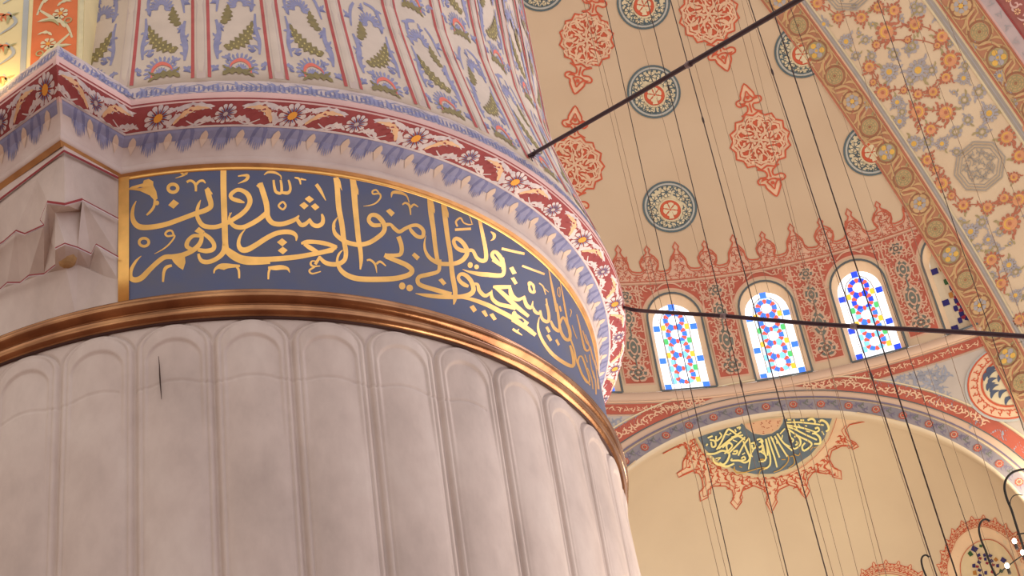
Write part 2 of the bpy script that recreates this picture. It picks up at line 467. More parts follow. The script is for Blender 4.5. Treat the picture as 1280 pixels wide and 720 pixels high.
LET += S("270,275,8|95,290,50 180,350,60 260,388,58 400,402,56 600,395,52 800,376,50 950,350,46 1100,318,46 1200,280,34"
 "|295,95,6 246,160,26 225,240,38 250,298,52 310,303,56 400,255,52 500,190,50 600,140,48 700,124,48 770,137,44 802,170,32 800,215,10"
 "|1020,422,10 960,416,14 945,445,22 970,468,18 1040,465,10|985,475,18 932,510,20 960,542,18 1047,520,10"
 "|850,242,22 905,225,42 1000,226,40 1100,243,44 1205,276,34|880,245,34 950,290,46 1030,335,30"
 "|735,532,6 715,492,28 655,480,46 585,485,46 520,482,22|540,490,24 526,530,22 522,600,16"
 "|1030,370,26 1080,425,42 1150,448,46 1230,442,46 1285,400,44 1297,320,44 1280,230,44")
LET += S("270,200,8|440,235,52 470,330,56 500,430,56 510,500,54 515,570,54 560,632,50 640,648,48 720,630,46 790,600,40 830,560,14"
 "|810,600,36 850,655,42 900,640,40 940,590,14|930,600,34 965,650,42 1015,665,44 1060,640,42 1068,590,36 1055,545,20"
 "|500,540,50 440,590,48 360,640,48 270,678,46 190,670,44 140,620,36 135,570,20 158,530,5"
 "|480,155,8 520,128,22 590,132,24 645,165,14 650,200,10|575,205,22 582,270,26 600,325,30 650,335,28 655,270,26 645,205,22|655,330,26 715,335,34 742,300,26 735,240,24 722,205,16"
 "|700,463,20 668,425,20 625,463,20 668,500,20 700,463,20"
 "|785,182,14 830,195,22 845,250,14|845,195,20 900,205,10|220,168,12 275,160,20 318,165,34 300,205,28 220,242,5"
 "|1000,248,36 1045,315,32 1095,410,8|1220,570,6 1180,630,26 1175,680,36")
LET += S("400,210,8|155,100,50 170,200,52 185,400,54 215,560,52 232,700,50 248,800,44 258,860,42"
 "|325,112,60 335,200,60 350,400,56 370,600,52 382,720,50 400,820,44 408,930,38 400,1020,14"
 "|590,260,14 558,225,18 522,238,18 530,265,18 590,262,18 602,300,18 560,352,16 500,378,12 430,388,4"
 "|710,300,6 722,252,28 790,250,34 860,282,18 888,350,8|820,372,14 850,355,20 890,382,24 903,475,10|903,400,22 935,370,20 978,395,10"
 "|605,575,36 530,576,42 485,530,40 505,480,40 560,480,44 615,530,48 642,590,46 628,650,46 560,710,46 480,755,46 380,772,46 260,745,44 165,680,42 135,620,32 140,555,20 180,490,4"
 "|640,578,44 700,570,30 740,610,38 790,642,38 850,610,36 920,580,34 980,582,36 1028,630,38 1022,690,38 970,690,38 915,640,36 890,600,24"
 "|1095,305,56 1105,450,54 1130,620,46 1140,720,44 1158,860,42 1178,960,40")
LET += S("400,290,8|780,50,46 808,130,44 812,200,42 780,236,38 650,236,32|655,250,42 760,292,46 860,335,50 915,385,50 885,432,50 760,468,52 600,478,54 400,475,54 290,448,52 218,400,46 180,340,36 170,280,24 190,222,22 226,185,8"
 "|465,290,18 500,285,22 548,330,22 565,415,6|560,325,22 600,302,24 655,345,12|-50,330,30 0,250,30")
LET += S("520,240,8|270,125,50 285,250,50 310,450,46 335,600,46 345,700,44 360,840,48 385,980,48 385,1070,40 372,1130,12"
 "|95,440,4 80,520,20 92,600,30 140,670,38 220,715,42 300,725,42 390,718,44 460,685,46 505,620,46 490,550,44 440,490,42 395,470,38 372,500,36 395,555,38 440,585,42 500,595,40"
 "|500,595,36 560,590,34 600,660,36 650,692,40 693,675,42 690,580,40 665,450,38 640,330,34 625,262,34"
 "|545,372,26 385,382,26|410,350,18 395,300,20 440,265,20 470,310,14 520,330,14 565,325,6|480,190,4 530,250,8 555,320,10"
 "|740,400,6 775,430,34 772,468,24 740,492,4|850,570,26 965,597,26 1080,622,26")
LET += S("510,325,8|310,0,40 310,60,36 295,120,36 200,150,42 112,172,42 92,215,42 130,260,44 300,312,46 430,350,46"
 "|70,340,5 180,358,36 330,372,44 500,373,44 610,350,48 650,300,46 625,215,44 575,160,42 525,145,34 498,180,34 520,222,38 560,252,42 600,268,26"
 "|640,245,26 690,250,30 708,310,38 765,362,38 820,330,20 835,305,8|825,320,26 838,390,36 900,443,40 1000,468,40 1070,490,36"
 "|845,272,24 900,276,42 1025,272,32|865,275,30 960,355,44 1080,470,46 1200,568,32|1010,272,28 1040,355,34 1095,400,34 1165,365,16|1155,370,24 1180,450,34 1225,478,30 1243,420,8"
 "|530,390,5 620,395,34 780,450,44 900,510,46 1050,590,46 1150,660,42 1235,722,40|940,-20,28 955,80,34 945,145,40 900,160,44 800,152,46 700,143,42 600,120,22 540,98,4"
 "|840,0,36 900,40,36 935,75,14")
LET += S("610,300,8|130,250,18 60,195,40 35,148,36 65,122,36 110,165,44 145,240,40 148,300,40|335,262,22 450,305,22 560,345,22|210,470,22 225,560,38 290,600,36 355,575,18"
 "|347,580,22 380,660,34 425,680,30 442,612,6|600,290,8 630,450,22 660,600,26 682,720,26|575,590,18 590,690,18"
 "|715,420,8 740,550,14 770,720,18|505,435,12 545,470,14 570,550,10|560,490,10 600,525,8|690,490,10 710,480,10 712,570,8 690,540,8 690,490,10"
 "|455,495,18 425,430,18 398,440,18 430,525,18 462,525,18 455,495,18")
LET += S("640,380,6|0,190,18 30,210,18 72,238,6|30,212,14 48,190,6|150,15,10 165,55,24 195,75,20 208,50,8|205,50,18 220,110,22 252,135,26 272,120,24 268,60,22 253,0,18"
 "|285,128,16 310,180,24 345,205,24 352,175,20 342,90,20 330,0,16|352,150,18 378,102,18 408,150,22 430,215,22 425,268,24 392,262,24 362,210,22 352,155,16"
 "|200,100,6 190,180,18 220,270,22 290,370,26 380,440,28 450,467,26 455,405,24 430,312,16|385,0,12 410,130,14 430,250,14 460,340,12 480,430,12 522,530,12 582,612,10"
 "|480,80,8 500,160,12 520,260,14 542,340,16 568,350,14 575,320,12 550,280,12 525,200,8|445,160,5 460,210,8 482,262,6|500,395,12 490,440,14 520,530,16 560,590,16 575,570,12 550,480,12 520,400,12 500,395,10"
 "|430,40,8 440,60,8 430,100,6|580,320,10 600,400,12 635,500,10|600,500,8 620,580,10 625,680,10|560,480,6 590,560,8 602,640,8|545,230,6 580,330,8 602,420,8|10,90,50 110,160,44|0,115,40 85,170,36 172,236,28"
 "|575,380,7 588,470,9 610,560,9|540,380,7 560,440,7|615,420,7 632,540,9 640,640,8|640,560,7 648,640,7")
POL = S("150,195,8|537,440 592,478 537,533 483,497|1005,150 1035,112 1066,112 1066,150|75,345 120,310 230,280 240,250 290,235 335,260 335,300 365,360 378,430 370,440 345,450 300,400 200,355 120,345|845,345 882,316 925,378 924,392 905,385")
POL += S("150,285,8|745,40 790,-5 850,40 812,72|520,320 560,265 650,288 656,350 632,426 590,400 540,352|970,410 1040,425 1090,405 1060,385")
POL += S("270,275,8|608,228 660,188 712,228 662,270|616,312 667,272 716,308 668,350|1180,255 1215,276 1165,330 1090,345")
POL += S("270,200,8|885,395 930,362 978,400 935,436|832,458 880,425 925,462 880,500|945,468 990,438 1033,478 990,510|400,262 440,230 462,262 430,290")
POL += S("400,210,8|695,410 745,455 710,492 655,435|175,90 200,130 220,235 190,190|348,120 382,225 382,278 352,240|1118,305 1140,390 1143,460 1112,420")
POL += S("400,290,8|940,210 995,255 965,290 913,238|1215,465 1258,515 1230,540 1178,485|632,258 650,214 700,240 660,262")
POL += S("520,240,8|290,118 322,215 322,265 295,230|165,120 185,180 183,220 160,180")
POL += S("510,325,8|1005,85 1045,68 1080,135 1040,150|1020,185 1055,175 1090,235 1060,252|300,205 335,188 378,240 345,258|610,475 650,453 685,505 650,530|728,520 765,503 795,560 770,575|808,550 845,535 882,595 850,610")
POL += S("640,380,6|245,180 262,168 285,208 268,220|252,240 272,228 297,272 278,285|318,275 333,263 355,305 340,318|345,20 358,15 370,55 358,62")
p = Paint(px_cyl, .0007)
for st in LET:
    p.ribbon(st, M_goldline, 5, n=5, extra=.55)
    p.ribbon(st, M_gold, 7, n=5)
for pl in POL:
    cxp = sum(q[0] for q in pl)/len(pl); cyp = sum(q[1] for q in pl)/len(pl)
    p.poly([(cxp+(x-cxp)*1.13+0, cyp+(y-cyp)*1.13) for x, y in pl], M_goldline, 5); p.poly(pl, M_gold, 7)
for (ox, oy, x, y, rx, ry, w) in ((150, 195, 531, 328, 48, 40, 34), (150, 285, 242, 148, 48, 40, 28), ):
    for mt, lay, e in ((M_goldline, 5, 1.1), (M_gold, 7, 0)):
        p.ring(ox+x/8, oy+y/8, rx/8, w/8+e, mt, lay, ry=ry/8)
p.ring(510+1230/8, 325+283/8, 3.2, 2.3, M_gold, 7, ry=5.4)
for (ox, oy, x, y, rx, ry) in ((400, 290, 818, 545, 32, 36), (400, 290, 893, 565, 33, 34), (510, 325, 617, 55, 26, 30), (510, 325, 680, 73, 24, 24), (510, 325, 1057, 548, 24, 34), (150, 195, 370, 475, 24, 24)):
    p.disc(ox+x/8, oy+y/8, rx/8+.5, M_goldline, 5, ry=ry/8+.5); p.disc(ox+x/8, oy+y/8, rx/8, M_gold, 7, ry=ry/8)
let = p.build('lettering', panel, smooth=False, label='gold calligraphic lettering')
# lettering keeps turning round the pillar beyond the edge of sight
# ---- cornice: cove, red daisy band, blue fringe, following the corner
SV = [-4.5, -3.2, -2.4, -2.0, -1.6, -1.3, -1.15, -1.0001, -1.0, -.9999, -.8, -.6, -.4, -.2, -.0001]+[i*1.0 for i in range(0, 190)]
def vrow(vals): return [[surf_corn(s, v) for s in SV] for v in vals]
b = MB()
b.grid(vrow([0, .5, .8]), M_goldd)
b.grid(vrow([.8, 1, 2, 3]), M_plaster)
b.grid(vrow([3, 3.5, 4, 4.5, 5, 5.5, 6]), M_plaster)
b.grid(vrow([6, 6.5, 7, 7.5, 8]), M_pink)
b.grid(vrow([8, 8.5, 9, 9.5, 10, 10.5, 11]), M_red)
b.grid(vrow([11, 11.5, 12, 12.5, 13]), M_pink)
b.grid(vrow([13, 13.5, 14, 14.5, 15]), M_greywash)
# ledge on top, and underside back to the body
def lrow(o, z): 
    r = []
    for s in SV:
        q = corn_path(s, o); r.append(Vector((q.x, q.y, z)))
    return r
b.grid([lrow(CORN[15][0], CORN[15][1]), lrow(.05, 7.45)], M_plaster)
cornice = b.build('cornice', pillar, label='painted cornice with red daisy band and pointed corner')
# painted ornament, in (s, v): metres along, profile index across
def mcorn(x, v, off):
    """x metres along from the junction (positive to the right)"""
    if x >= 0: s = x/(R_(200.3)*2.62)*200
    else:
        L = .47
        s = x/L if x > -L else -1-(-x-L)
    return surf_corn(s, v, off)
p = Paint(mcorn, .0006, .6)
# red band: v 8 .. 11.4 is .16 m tall -> unit frame where y=1 spans the band
XR = R_(1)*2.62
def daisy(x, big):
    # local frame in metres: y mapped to v (band height .168 m = 3.4 v)
    p.push(x, 9.5, 0, ax=(1, 0), ay=(0, 3.0/.150))
    if big:
        p.petals(0, 0, .072, 12, M_petal, 3, inner=.3, fat=.86)
        for k in range(12):
            a = 2*math.pi*k/12; p.leaf(.026*math.cos(a), .026*math.sin(a), .05*math.cos(a), .05*math.sin(a), .008, M_blued, 4, bend=0)
        p.disc(0, 0, .024, M_orange, 5)
    else:
        p.petals(0, 0, .056, 11, M_petal, 3, inner=.2, fat=.8, rot=.2)
        for k in range(11):
            a = .2+2*math.pi*k/11; p.leaf(.012*math.cos(a), .012*math.sin(a), .045*math.cos(a), .045*math.sin(a), .007, M_blued, 4, bend=0)
        p.disc(0, 0, .012, M_greywash, 5)
    p.pop()
def acanth(x, dr, up):
    """curling serrated leaf pair between two daisies"""
    p.push(x, 9.5, 0, ax=(dr, 0), ay=(0, up*3.0/.150))
    p.leaf(-.125, -.055, .115, .045, .072, M_petal, 2, bend=.18, teeth=6, tooth=.22)
    p.leaf(-.09, -.045, .09, .035, .038, M_peach, 3, bend=.2, teeth=5, tooth=.2)
    p.leaf(-.11, -.06, .04, -.060, .034, M_petal, 2, bend=-.12, teeth=3)
    p.leaf(-.02, .062, -.14, .050, .040, M_petal, 2, bend=.15, teeth=4)
    p.leaf(.03, -.05, .15, -.050, .045, M_petal, 2, bend=.2, teeth=4)
    p.ribbon([(-.13, .02, .007), (-.06, .058, .010), (.03, .060, .010), (.10, .03, .006)], M_petal, 2)
    p.ribbon([(-.02, -.03, .006), (.05, -.062, .010), (.13, -.02, .006)], M_petal, 2)
    for k in range(4): p.leaf(-.07+.04*k, -.03+.018*k, -.05+.04*k, -.045+.02*k, .006, M_red, 4, bend=0)
    p.pop()
PIT = 8.15*XR
x0 = 3.6*XR; k = 0
while x0+k*PIT < 130*XR:
    daisy(x0+k*PIT, k % 2 == 0)
    acanth(x0+(k+.5)*PIT, 1 if k % 2 == 0 else -1, 1 if k % 4 < 2 else 1); k += 1
daisy(-.22, False); acanth(-.36, -1, 1); acanth(-.08, 1, 1)
daisy(-.47-.10, True); acanth(-.47-.27, 1, 1); daisy(-.47-.46, False); acanth(-.47-.62, -1, 1); daisy(-.47-.8, True)
# thin pink lines
for v, w, mt in ((7.9, .5, M_petal), (11.5, .3, M_red)):
    xs = [-1.5+.05*i for i in range(160)]
    p.ribbon([(x, v, w) for x in xs if abs(x+.47) > .02], mt, 2, n=1)
# cove: blue hanging leaves with cream drops (v 4.2 .. 7.2)
def cove(x, w=.105, sc=1):
    p.push(x, 0, 0, ax=(sc, 0), ay=(0, 1))
    rnd = random.Random(int(x*1000))
    for q in range(-5, 6):
        t = abs(q)/5; x1 = q*.0135; bot = 3.75+1.1*t**2+rnd.uniform(-.15, .15)
        p.leaf(x1*.6, 7.3, x1, bot, .017, M_blue if q % 3 else M_blued, 2+(q % 2), bend=0)
    p.leaf(0, 7.3, 0, 3.7, .022, M_blue, 4, bend=0, teeth=5)
    p.leaf(-.01, 7.4, -.035, 4.3, .012, M_blued, 4, bend=-.0); p.leaf(.01, 7.4, .035, 4.3, .012, M_blued, 4, bend=0)
    p.pop()
def drop(x):
    p.push(x, 5.0, 0, ax=(1.25, 0), ay=(0, 16))
    p.poly([(-.002, .075), (-.016, .035), (-.018, .0), (0, -.052), (.018, .0), (.016, .035)], mat('pale_rose_drop', (210, 184, 164), var=.06), 5)
    p.pop()
CPIT = 4.55*XR
xs = 1.1*XR; k = 0
b2 = []
while xs+k*CPIT < 120*XR:
    drop(xs+k*CPIT); cove(xs+(k+.5)*CPIT); k += 1
for q in (-.06, -.25, -.41, -.47-.10, -.47-.29, -.47-.48, -.47-.67, -.47-.86): drop(q) if abs(q+.47) > .08 else None
for q in (-.155, -.33, -.47-.195, -.47-.385, -.47-.575, -.47-.765): cove(q)
xw = [-1.6+.04*i for i in range(200)]
# dense blue wash at the top of the cove
for lo, hi in ((-1.6, -.49), (-.45, 5.3)):
    n_ = int((hi-lo)/.04)
    for v_ in (5.25, 5.75, 6.25, 6.75, 7.2): p.ribbon([(lo+(hi-lo)*i/n_, v_, .5) for i in range(n_+1)], M_blue, 1, n=1)
# upper fringe of small blue leaves (v 13.2 .. 15)
rnd = random.Random(3)
for lo, hi in ((-1.6, -.49), (-.45, 5.3)):
    x = lo
    while x < hi:
        h = rnd.uniform(.7, 1.0)
        p.leaf(x, 13.0, x+rnd.uniform(-.01, .01), 13.2+1.7*h, .034, M_blue, 2, bend=rnd.uniform(-.1, .1), teeth=3)
        p.leaf(x+.012, 13.2, x+.020, 13.2+1.2*h, .012, M_blued, 3, bend=0)
        x += .026
orn = p.build('painted_ornament', cornice, smooth=False, label='white daisies and scrolling leaves on red with blue leaf fringes')

# ---- painted upper drum
b = MB()
rows = []
AN = [i*1.0 for i in range(360)]
PAIR = 9.4737
def drum_r(ph, o):
    u = ((ph+.2)/PAIR+.5) % 1.0-.5          # 0 at a rib between two red stripes
    return PR+o+.014*gauss(u, .11)
AN = [i*.5 for i in range(720)]
for (o, z) in [(.17, 7.41), (.228, 7.432)]+CORN[16:]+[(-.03, 9.6), (-.03, 12.5)]:
    rows.append([surf_pil(a, z, 0, drum_r(a, o)) for a in AN])
b.grid(rows, M_cream, closed=True)
drum = b.build('painted_drum', pillar, label='painted upper drum with red stripes, blue scrolls and olive leaves')
def surf_drum(ph, z, off=0):
    if z >= CORN[-1][1]: o = CORN[-1][0]
    else:
        o = CORN[14][0]
        for (o0, z0), (o1, z1) in zip(CORN[14:], CORN[15:]):
            if z0 <= z <= z1: o = o0+(o1-o0)*(z-z0)/(z1-z0)
    return surf_pil(ph, z, 0, drum_r(ph, o)+off)
p = Paint(surf_drum, .0006)
DEG = 1/(R_(1)*2.5)          # degrees per metre
ZT = 10.9
def zcol(z0, z1, n=16): return [z0+(z1-z0)*i/n for i in range(n+1)]
for k in range(-2, 12):
    c = -.2+k*PAIR
    if k >= 0:
        p.ribbon([(c, z, 1.1) for z in zcol(7.45, ZT)], M_rib, 1, n=1)
        for q in (-1.02, 1.02) if k else (1.02,): p.ribbon([(c+q, z, .42) for z in zcol(7.455+.01*(k % 2), ZT)], M_stripe, 2, n=1)
def motif(c, z, mir, sc=1.0):
    """one repeat of the painted panel, about .30 m wide, .62 m tall"""
    p.push(c, z, 0, ax=(DEG*mir*sc, 0), ay=(0, 1.95*sc))
    L = p.leaf
    # bottom palmette: fan of blue plumes round a red arc
    for a in range(-20, 201, 17):
        ca, sa = math.cos(R_(a)), math.sin(R_(a))
        L(.01+.055*ca, .085+.045*sa, .01+.105*ca, .085+.095*sa, .024, M_blue, 3, bend=.1, teeth=2)
    p.ribbon([(.065, .055, .008), (.055, .11, .018), (.01, .135, .020), (-.04, .115, .014), (-.055, .09, .004)], M_coral, 5)
    for a in range(20, 170, 24):
        ca, sa = math.cos(R_(a)), math.sin(R_(a)); L(.01+.012*ca, .07+.012*sa, .01+.042*ca, .07+.046*sa, .014, M_blue, 4, bend=0)
    L(-.10, .055, .085, .035, .050, M_olive, 6, bend=.14, teeth=5, tooth=.3)
    L(-.03, .07, -.10, .105, .026, M_olive, 6, bend=.1, teeth=3); L(.03, .07, .085, .095, .020, M_olive, 6, bend=-.1, teeth=3)
    # side scrolls
    p.ribbon([(-.125, .14, .012), (-.130, .22, .034), (-.110, .30, .030), (-.125, .38, .016)], M_blue, 3)
    p.ribbon([(.125, .17, .012), (.132, .25, .024), (.118, .34, .020), (.125, .42, .012)], M_blue, 3)
    for q in range(4):
        L(-.125, .17+.05*q, -.095, .19+.05*q, .016, M_blue, 3, bend=.1); L(.125, .2+.05*q, .092, .225+.05*q, .016, M_blue, 3, bend=-.1)
    # big olive leaf across, with pale dots
    L(-.075, .205, .105, .375, .092, M_olive, 5, bend=-.16, teeth=7, tooth=.26)
    for q in range(7):
        t = .1+q*.12; bx = -.075+.18*t-.0+.034*math.sin(math.pi*t)*.9; by = .205+.17*t-.036*math.sin(math.pi*t)*.9
        p.disc(bx-.008, by+.008, .006, M_olived, 6, n=6); p.disc(bx+.009, by-.009, .006, M_olived, 6, n=6)
    # second, upright olive leaf
    L(-.085, .355, -.045, .475, .075, M_olive, 5, bend=-.12, teeth=5, tooth=.25)
    # upper blue plume
    for a in range(-10, 191, 20):
        ca, sa = math.cos(R_(a)), math.sin(R_(a))
        L(.03+.02*ca, .475+.02*sa, .03+.085*ca, .475+.075*sa, .026, M_blue, 3, bend=.12, teeth=2)
    for (x_, y_, a_) in ((-.10, .28, 2.6), (.10, .31, .5), (-.08, .33, 2.0), (.06, .22, -.9), (-.05, .17, 3.6), (.10, .45, .9), (-.11, .50, 2.4), (.0, .56, 1.6), (.09, .55, .4), (-.12, .10, 2.9), (.125, .10, .2)):
        L(x_, y_, x_+.06*math.cos(a_), y_+.035*math.sin(a_), .030, M_blue, 3, bend=.2, teeth=3); L(x_, y_-.02, x_+.05*math.cos(a_+.8), y_-.02+.03*math.sin(a_+.8), .018, M_blued, 3, bend=-.2)
    p.ribbon([(.11, .44, .010), (.115, .52, .022), (.09, .58, .022), (.02, .60, .016)], M_blue, 3)
    p.ribbon([(-.12, .43, .010), (-.10, .53, .022), (-.06, .585, .016)], M_blue, 3)
    p.pop()
for k in range(-1, 11):
    c = 4.55+k*PAIR
    for j in range(3):
        motif(c, 7.41+1.12*j, 1 if (k+j) % 2 else -1, .93 if j else .93)
p.build('painted_panels', drum, smooth=False, label='blue scrolls and olive leaves between red stripes')

# ---- stepped stone corner (stalactite work) under the cornice corner
cA = corn_A(0); cP = corner(0)
def wedge_t(d):
    """distance along the ray to the vertical planes of the corner"""
    h = math.hypot(d.x, d.y); best = None
    for P_, N_ in ((cP, N1), (cP, N2)):
        q = (d.x*N_.x+d.y*N_.y)
        if abs(q) < 1e-6: continue
        t = (P_.x*N_.x+P_.y*N_.y)/q
        if t > 0: best = t if best is None else max(best, t)
    return best
def facet_pt(x, y, k, eps=0):
    d = ray(x, y); h = math.hypot(d.x, d.y)
    ph, z, t = px_to_cyl(x, y, PR+.0)
    tc = t; tw = min(wedge_t(d), tc)
    return d*((tc+(tw-tc)*k)*(1-eps))
V = dict(GL=(-60, 284, 1), GP=(80, 178, 1), GA=(148, 212, 1),
 l0=(-60, 345, .72), l1=(5, 301, .72), l2=(20, 288, .8), l3=(31, 292, .7), l4=(55, 281, .8), l5=(50, 275, .85), l6=(59, 252, .96), c1=(81, 255, .99), c2=(103, 249, .9), A1=(148, 273, .9),
 n1=(47, 225, .97), n2=(18, 247, .97), n3=(-10, 268, .97), n0=(-60, 304, .97),
 t0=(-60, 400, .0), t1=(0, 361, .12), t2=(9, 353, .2), t3=(25, 353, .12), t4=(36, 344, .2), t5=(55, 342, .15), t6=(69, 331, .3),
 m1=(69, 310, .6), m2=(81, 304, .66), m2b=(97, 309, .55), m3=(114, 317, .35), m4=(120, 305, .5), A2=(148, 321, 0),
 q=(63, 300, .45), e1=(69, 266, .72), e2=(101, 264, .66), s1=(83, 336, .25), s2=(97, 331, .2), s3=(112, 336, .0), s4=(130, 345, 0),
 b0=(-60, 452, 0), b1=(0, 425, 0), b2=(60, 408, 0), b3=(95, 398, 0), b4=(148, 390, 0), A3=(148, 350, 0))
F_ = ['GP GA A1 c2 c1', 'GP c1 l6 n1', 'GP n1 n2', 'GP n2 n3 n0 GL', 'n1 l6 l5', 'n1 l5 l4 l3', 'n1 l3 l2 n2', 'n2 l2 l1', 'n2 l1 n3', 'n3 l1 l0 n0',
 'l0 l1 t1 t0', 'l1 l2 t2 t1', 'l2 l3 t3 t2', 'l3 l4 t4 t3', 'l4 q t5 t4', 'l4 l5 l6 q', 'q m1 t6 t5', 'l6 e1 q', 'q e1 m1', 'l6 c1 e1', 'c1 c2 e2 e1', 'e1 e2 m2b m2 m1', 'c2 m3 m2b e2', 'c2 m4 m3', 'c2 A1 A2 m4',
 'm1 m2 s1 t6', 'm2 m2b s2 s1', 'm2b m3 s3 s2', 'm3 m4 s3', 'm4 A2 A3 s4 s3', 't0 t1 b1 b0', 't1 t2 t3 b1', 't3 t4 t5 b2 b1', 't5 t6 s1 b2', 's1 s2 b3 b2', 's2 s3 s4 b3', 's4 A3 b4 b3']
b = MB(); M_corner = M_stone
for f in F_:
    vs = [facet_pt(*V[n]) for n in f.split()]
    b.add(vs, [tuple(range(len(vs)))] if len(vs) == 3 else [(0, i, i+1) for i in range(1, len(vs)-1)], M_corner)
corner_o = b.build('stalactite_corner', pillar, smooth=False, label='stepped marble corner with red painted edges')
M_edge = mat('dark_red_edge_paint', (140, 52, 54))
p = Paint(lambda x, y, o: facet_pt(x, y, 1, o), .0008)
def edge(names, w, pale=True):
    pts = [V[n] for n in names.split()]; vs = []
    for (dy, lay, mt, ww) in ((1.6, .004, M_petal, w*.9), (0, .006, M_edge, w)):
        top = [facet_pt(x, y+dy-ww/2, k, lay) for x, y, k in pts]; bot = [facet_pt(x, y+dy+ww/2, k, lay) for x, y, k in pts]
        n_ = len(pts); p.add(top+bot, [(i, i+1, n_+i+1, n_+i) for i in range(n_-1)], mt)
edge('l0 l1 l2 l3 l4', 1.9); edge('l4 l5 l6', 1.3); edge('l6 c1 c2', 3.0); edge('c2 A1', 1.4)
edge('m1 m2 m2b m3 m4 A2', 1.5); edge('t0 t1 t2 t3 t4 t5 t6', 1.6)
# red line and pale border parallel to the gold edge
for (d0, d1, mt, e) in ((0, 9, M_plaster, .002), (9, 12, M_edge, .003)):
    A_ = [(-60, 284), (80, 178), (148, 212)]
    top = [facet_pt(x, y+d0, 1, e) for x, y in A_]; bot = [facet_pt(x, y+d1, 1, e) for x, y in A_]
    p.add(top+bot, [(i, i+1, 3+i+1, 3+i) for i in range(2)], mt)
p.build('painted_edge_lines', corner_o, smooth=False, label='dark red edge lines')
# small hanging bowl
b = MB(); c = facet_pt(83, 330, .3)
M_bowl = mat('ochre_stalactite_paint', (186, 148, 100), var=.2, scale=12)
rows = []
for i in range(6):
    a = i/5*math.pi/2
    rows.append([c+Vector((.062*math.cos(a)*math.cos(t), .062*math.cos(a)*math.sin(t), .055-.075*math.sin(a))) for t in [2*math.pi*j/10 for j in range(10)]])
b.grid(rows, M_bowl, closed=True)
b.build('hanging_bowl', corner_o, smooth=False, label='small ochre stalactite bowl')

# ---- painted springer wall behind the corner (left edge)
YW = 7.10
d = ray(105, 40); XW = d.x*YW/d.y
def surf_spring(x, z, off=0): return Vector((x, YW-off, z))
M_ycream = mat('warm_cream_plaster', (232, 214, 160), var=.06)
M_yblue = mat('grey_blue_line_paint', (176, 180, 176))
M_yorange = mat('terracotta_paint', (216, 118, 70), var=.1, scale=8)
M_yleaf = mat('pale_leaf_paint', (214, 204, 164), var=.1, scale=15)
M_ygreen = mat('sage_leaf_paint', (172, 166, 118), var=.1, scale=15)
b = MB()
b.grid([[Vector((x, YW+dy, z)) for (x, dy) in ((XW+.0, .5), (XW, 0), (XW-.6, 0), (XW-1.6, 0), (XW-1.6, .6))] for z in (7.40, 8.5, 12.5)], M_ycream)
spring = b.build('springer_wall', loc=(XW-.8, YW, 7.40), smooth=False, label='cream painted arch springing with orange scroll strip, lit from below, behind the cornice corner', cat='arch')
def xpx(x): return ray(x, 50).x*YW/ray(x, 50).y
p = Paint(surf_spring, .0015)
def vstrip(x0, x1, mt, lay): p.ribbon([((x0+x1)/2, z, abs(x1-x0)) for z in (7.41, 8.5, 10.5)], mt, lay, n=1)
vstrip(xpx(39.5), xpx(96), M_yorange, 2); vstrip(xpx(27), xpx(34), M_yblue, 2); vstrip(xpx(98.5), xpx(104), M_yleaf, 2)
xc = (xpx(39.5)+xpx(96))/2; hw = abs(xpx(96)-xpx(39.5))/2
rnd = random.Random(5)
for k in range(12):
    z = 7.5+.24*k; m_ = 1 if k % 2 else -1
    p.push(xc, z, 0, ax=(m_, 0), ay=(0, 1))
    p.ribbon([(-hw*.8, -.12, .012), (-hw*.5, .0, .018), (hw*.2, .09, .022), (hw*.7, .16, .012)], M_yleaf, 3)
    p.leaf(-hw*.5, -.02, hw*.8, .06, .05, M_yleaf, 4, bend=.25, teeth=4); p.leaf(-hw*.2, -.0, hw*.6, .05, .02, M_ygreen, 5, bend=.25)
    p.petals(-hw*.25, .10, .045, 7, M_yleaf, 4); p.disc(-hw*.25, .10, .014, M_orange, 5)
    p.leaf(hw*.1, -.07, hw*.75, -.05, .03, M_yleaf, 4, teeth=3); p.ring(-hw*.6, .03, .02, .008, M_ygreen, 5)
    p.pop()
for k in range(10):
    z = 7.55+.26*k; x = xpx(10)+rnd.uniform(-.02, .02)
    p.ribbon([(x-.06, z-.08, .01), (x+.03, z, .022), (x-.02, z+.10, .01)], M_yblue, 3)
    p.leaf(x-.02, z, x+.05, z+.08, .03, M_ygreen, 4, teeth=3); p.ring(x-.03, z+.05, .03, .012, M_yorange, 4, a0=0, a1=220)
    p.leaf(x-.1, z-.05, x-.16, z+.06, .04, M_yblue, 3, teeth=3); p.leaf(x-.10, z+.1, x-.03, z+.02, .02, M_yorange, 4)
p.build('painted_scrollwork', spring, smooth=False, label='orange strip with pale scrolling leaves')
# ================================================================ THE FAR WALL, SEMI-DOME, ARCHES
from mathutils.geometry import delaunay_2d_cdt
M_dome = mat('sand_plaster', (208, 184, 154), var=.05, scale=.5, rgb2=(198, 172, 142), detail=6)
M_wallp = mat('rose_tan_plaster', (204, 174, 150), var=.05, scale=.6)
M_exed = mat('warm_sand_plaster', (220, 203, 174), var=.05, scale=.5, rgb2=(209, 191, 163), detail=6)
M_fred = mat('arabesque_red', (176, 92, 74), var=.1, scale=3)
M_fsal = mat('arabesque_salmon', (208, 168, 142), var=.06, scale=3)
M_fred2 = mat('outline_red', (188, 98, 74), var=.08, scale=4)
M_coralo = mat('vermilion_paint', (198, 92, 64), var=.08, scale=4)
M_peachf = mat('pale_apricot_paint', (226, 188, 154), var=.05, scale=4)
M_slate = mat('dark_slate_line', (92, 98, 100), var=.08, scale=4)
M_teal = mat('slate_teal_paint', (92, 106, 110), var=.12, scale=4)
M_ivory = mat('ivory_paint', (216, 200, 164), var=.05, scale=4)
M_lgrey = mat('light_grey_paint', (186, 186, 180), var=.05, scale=4)
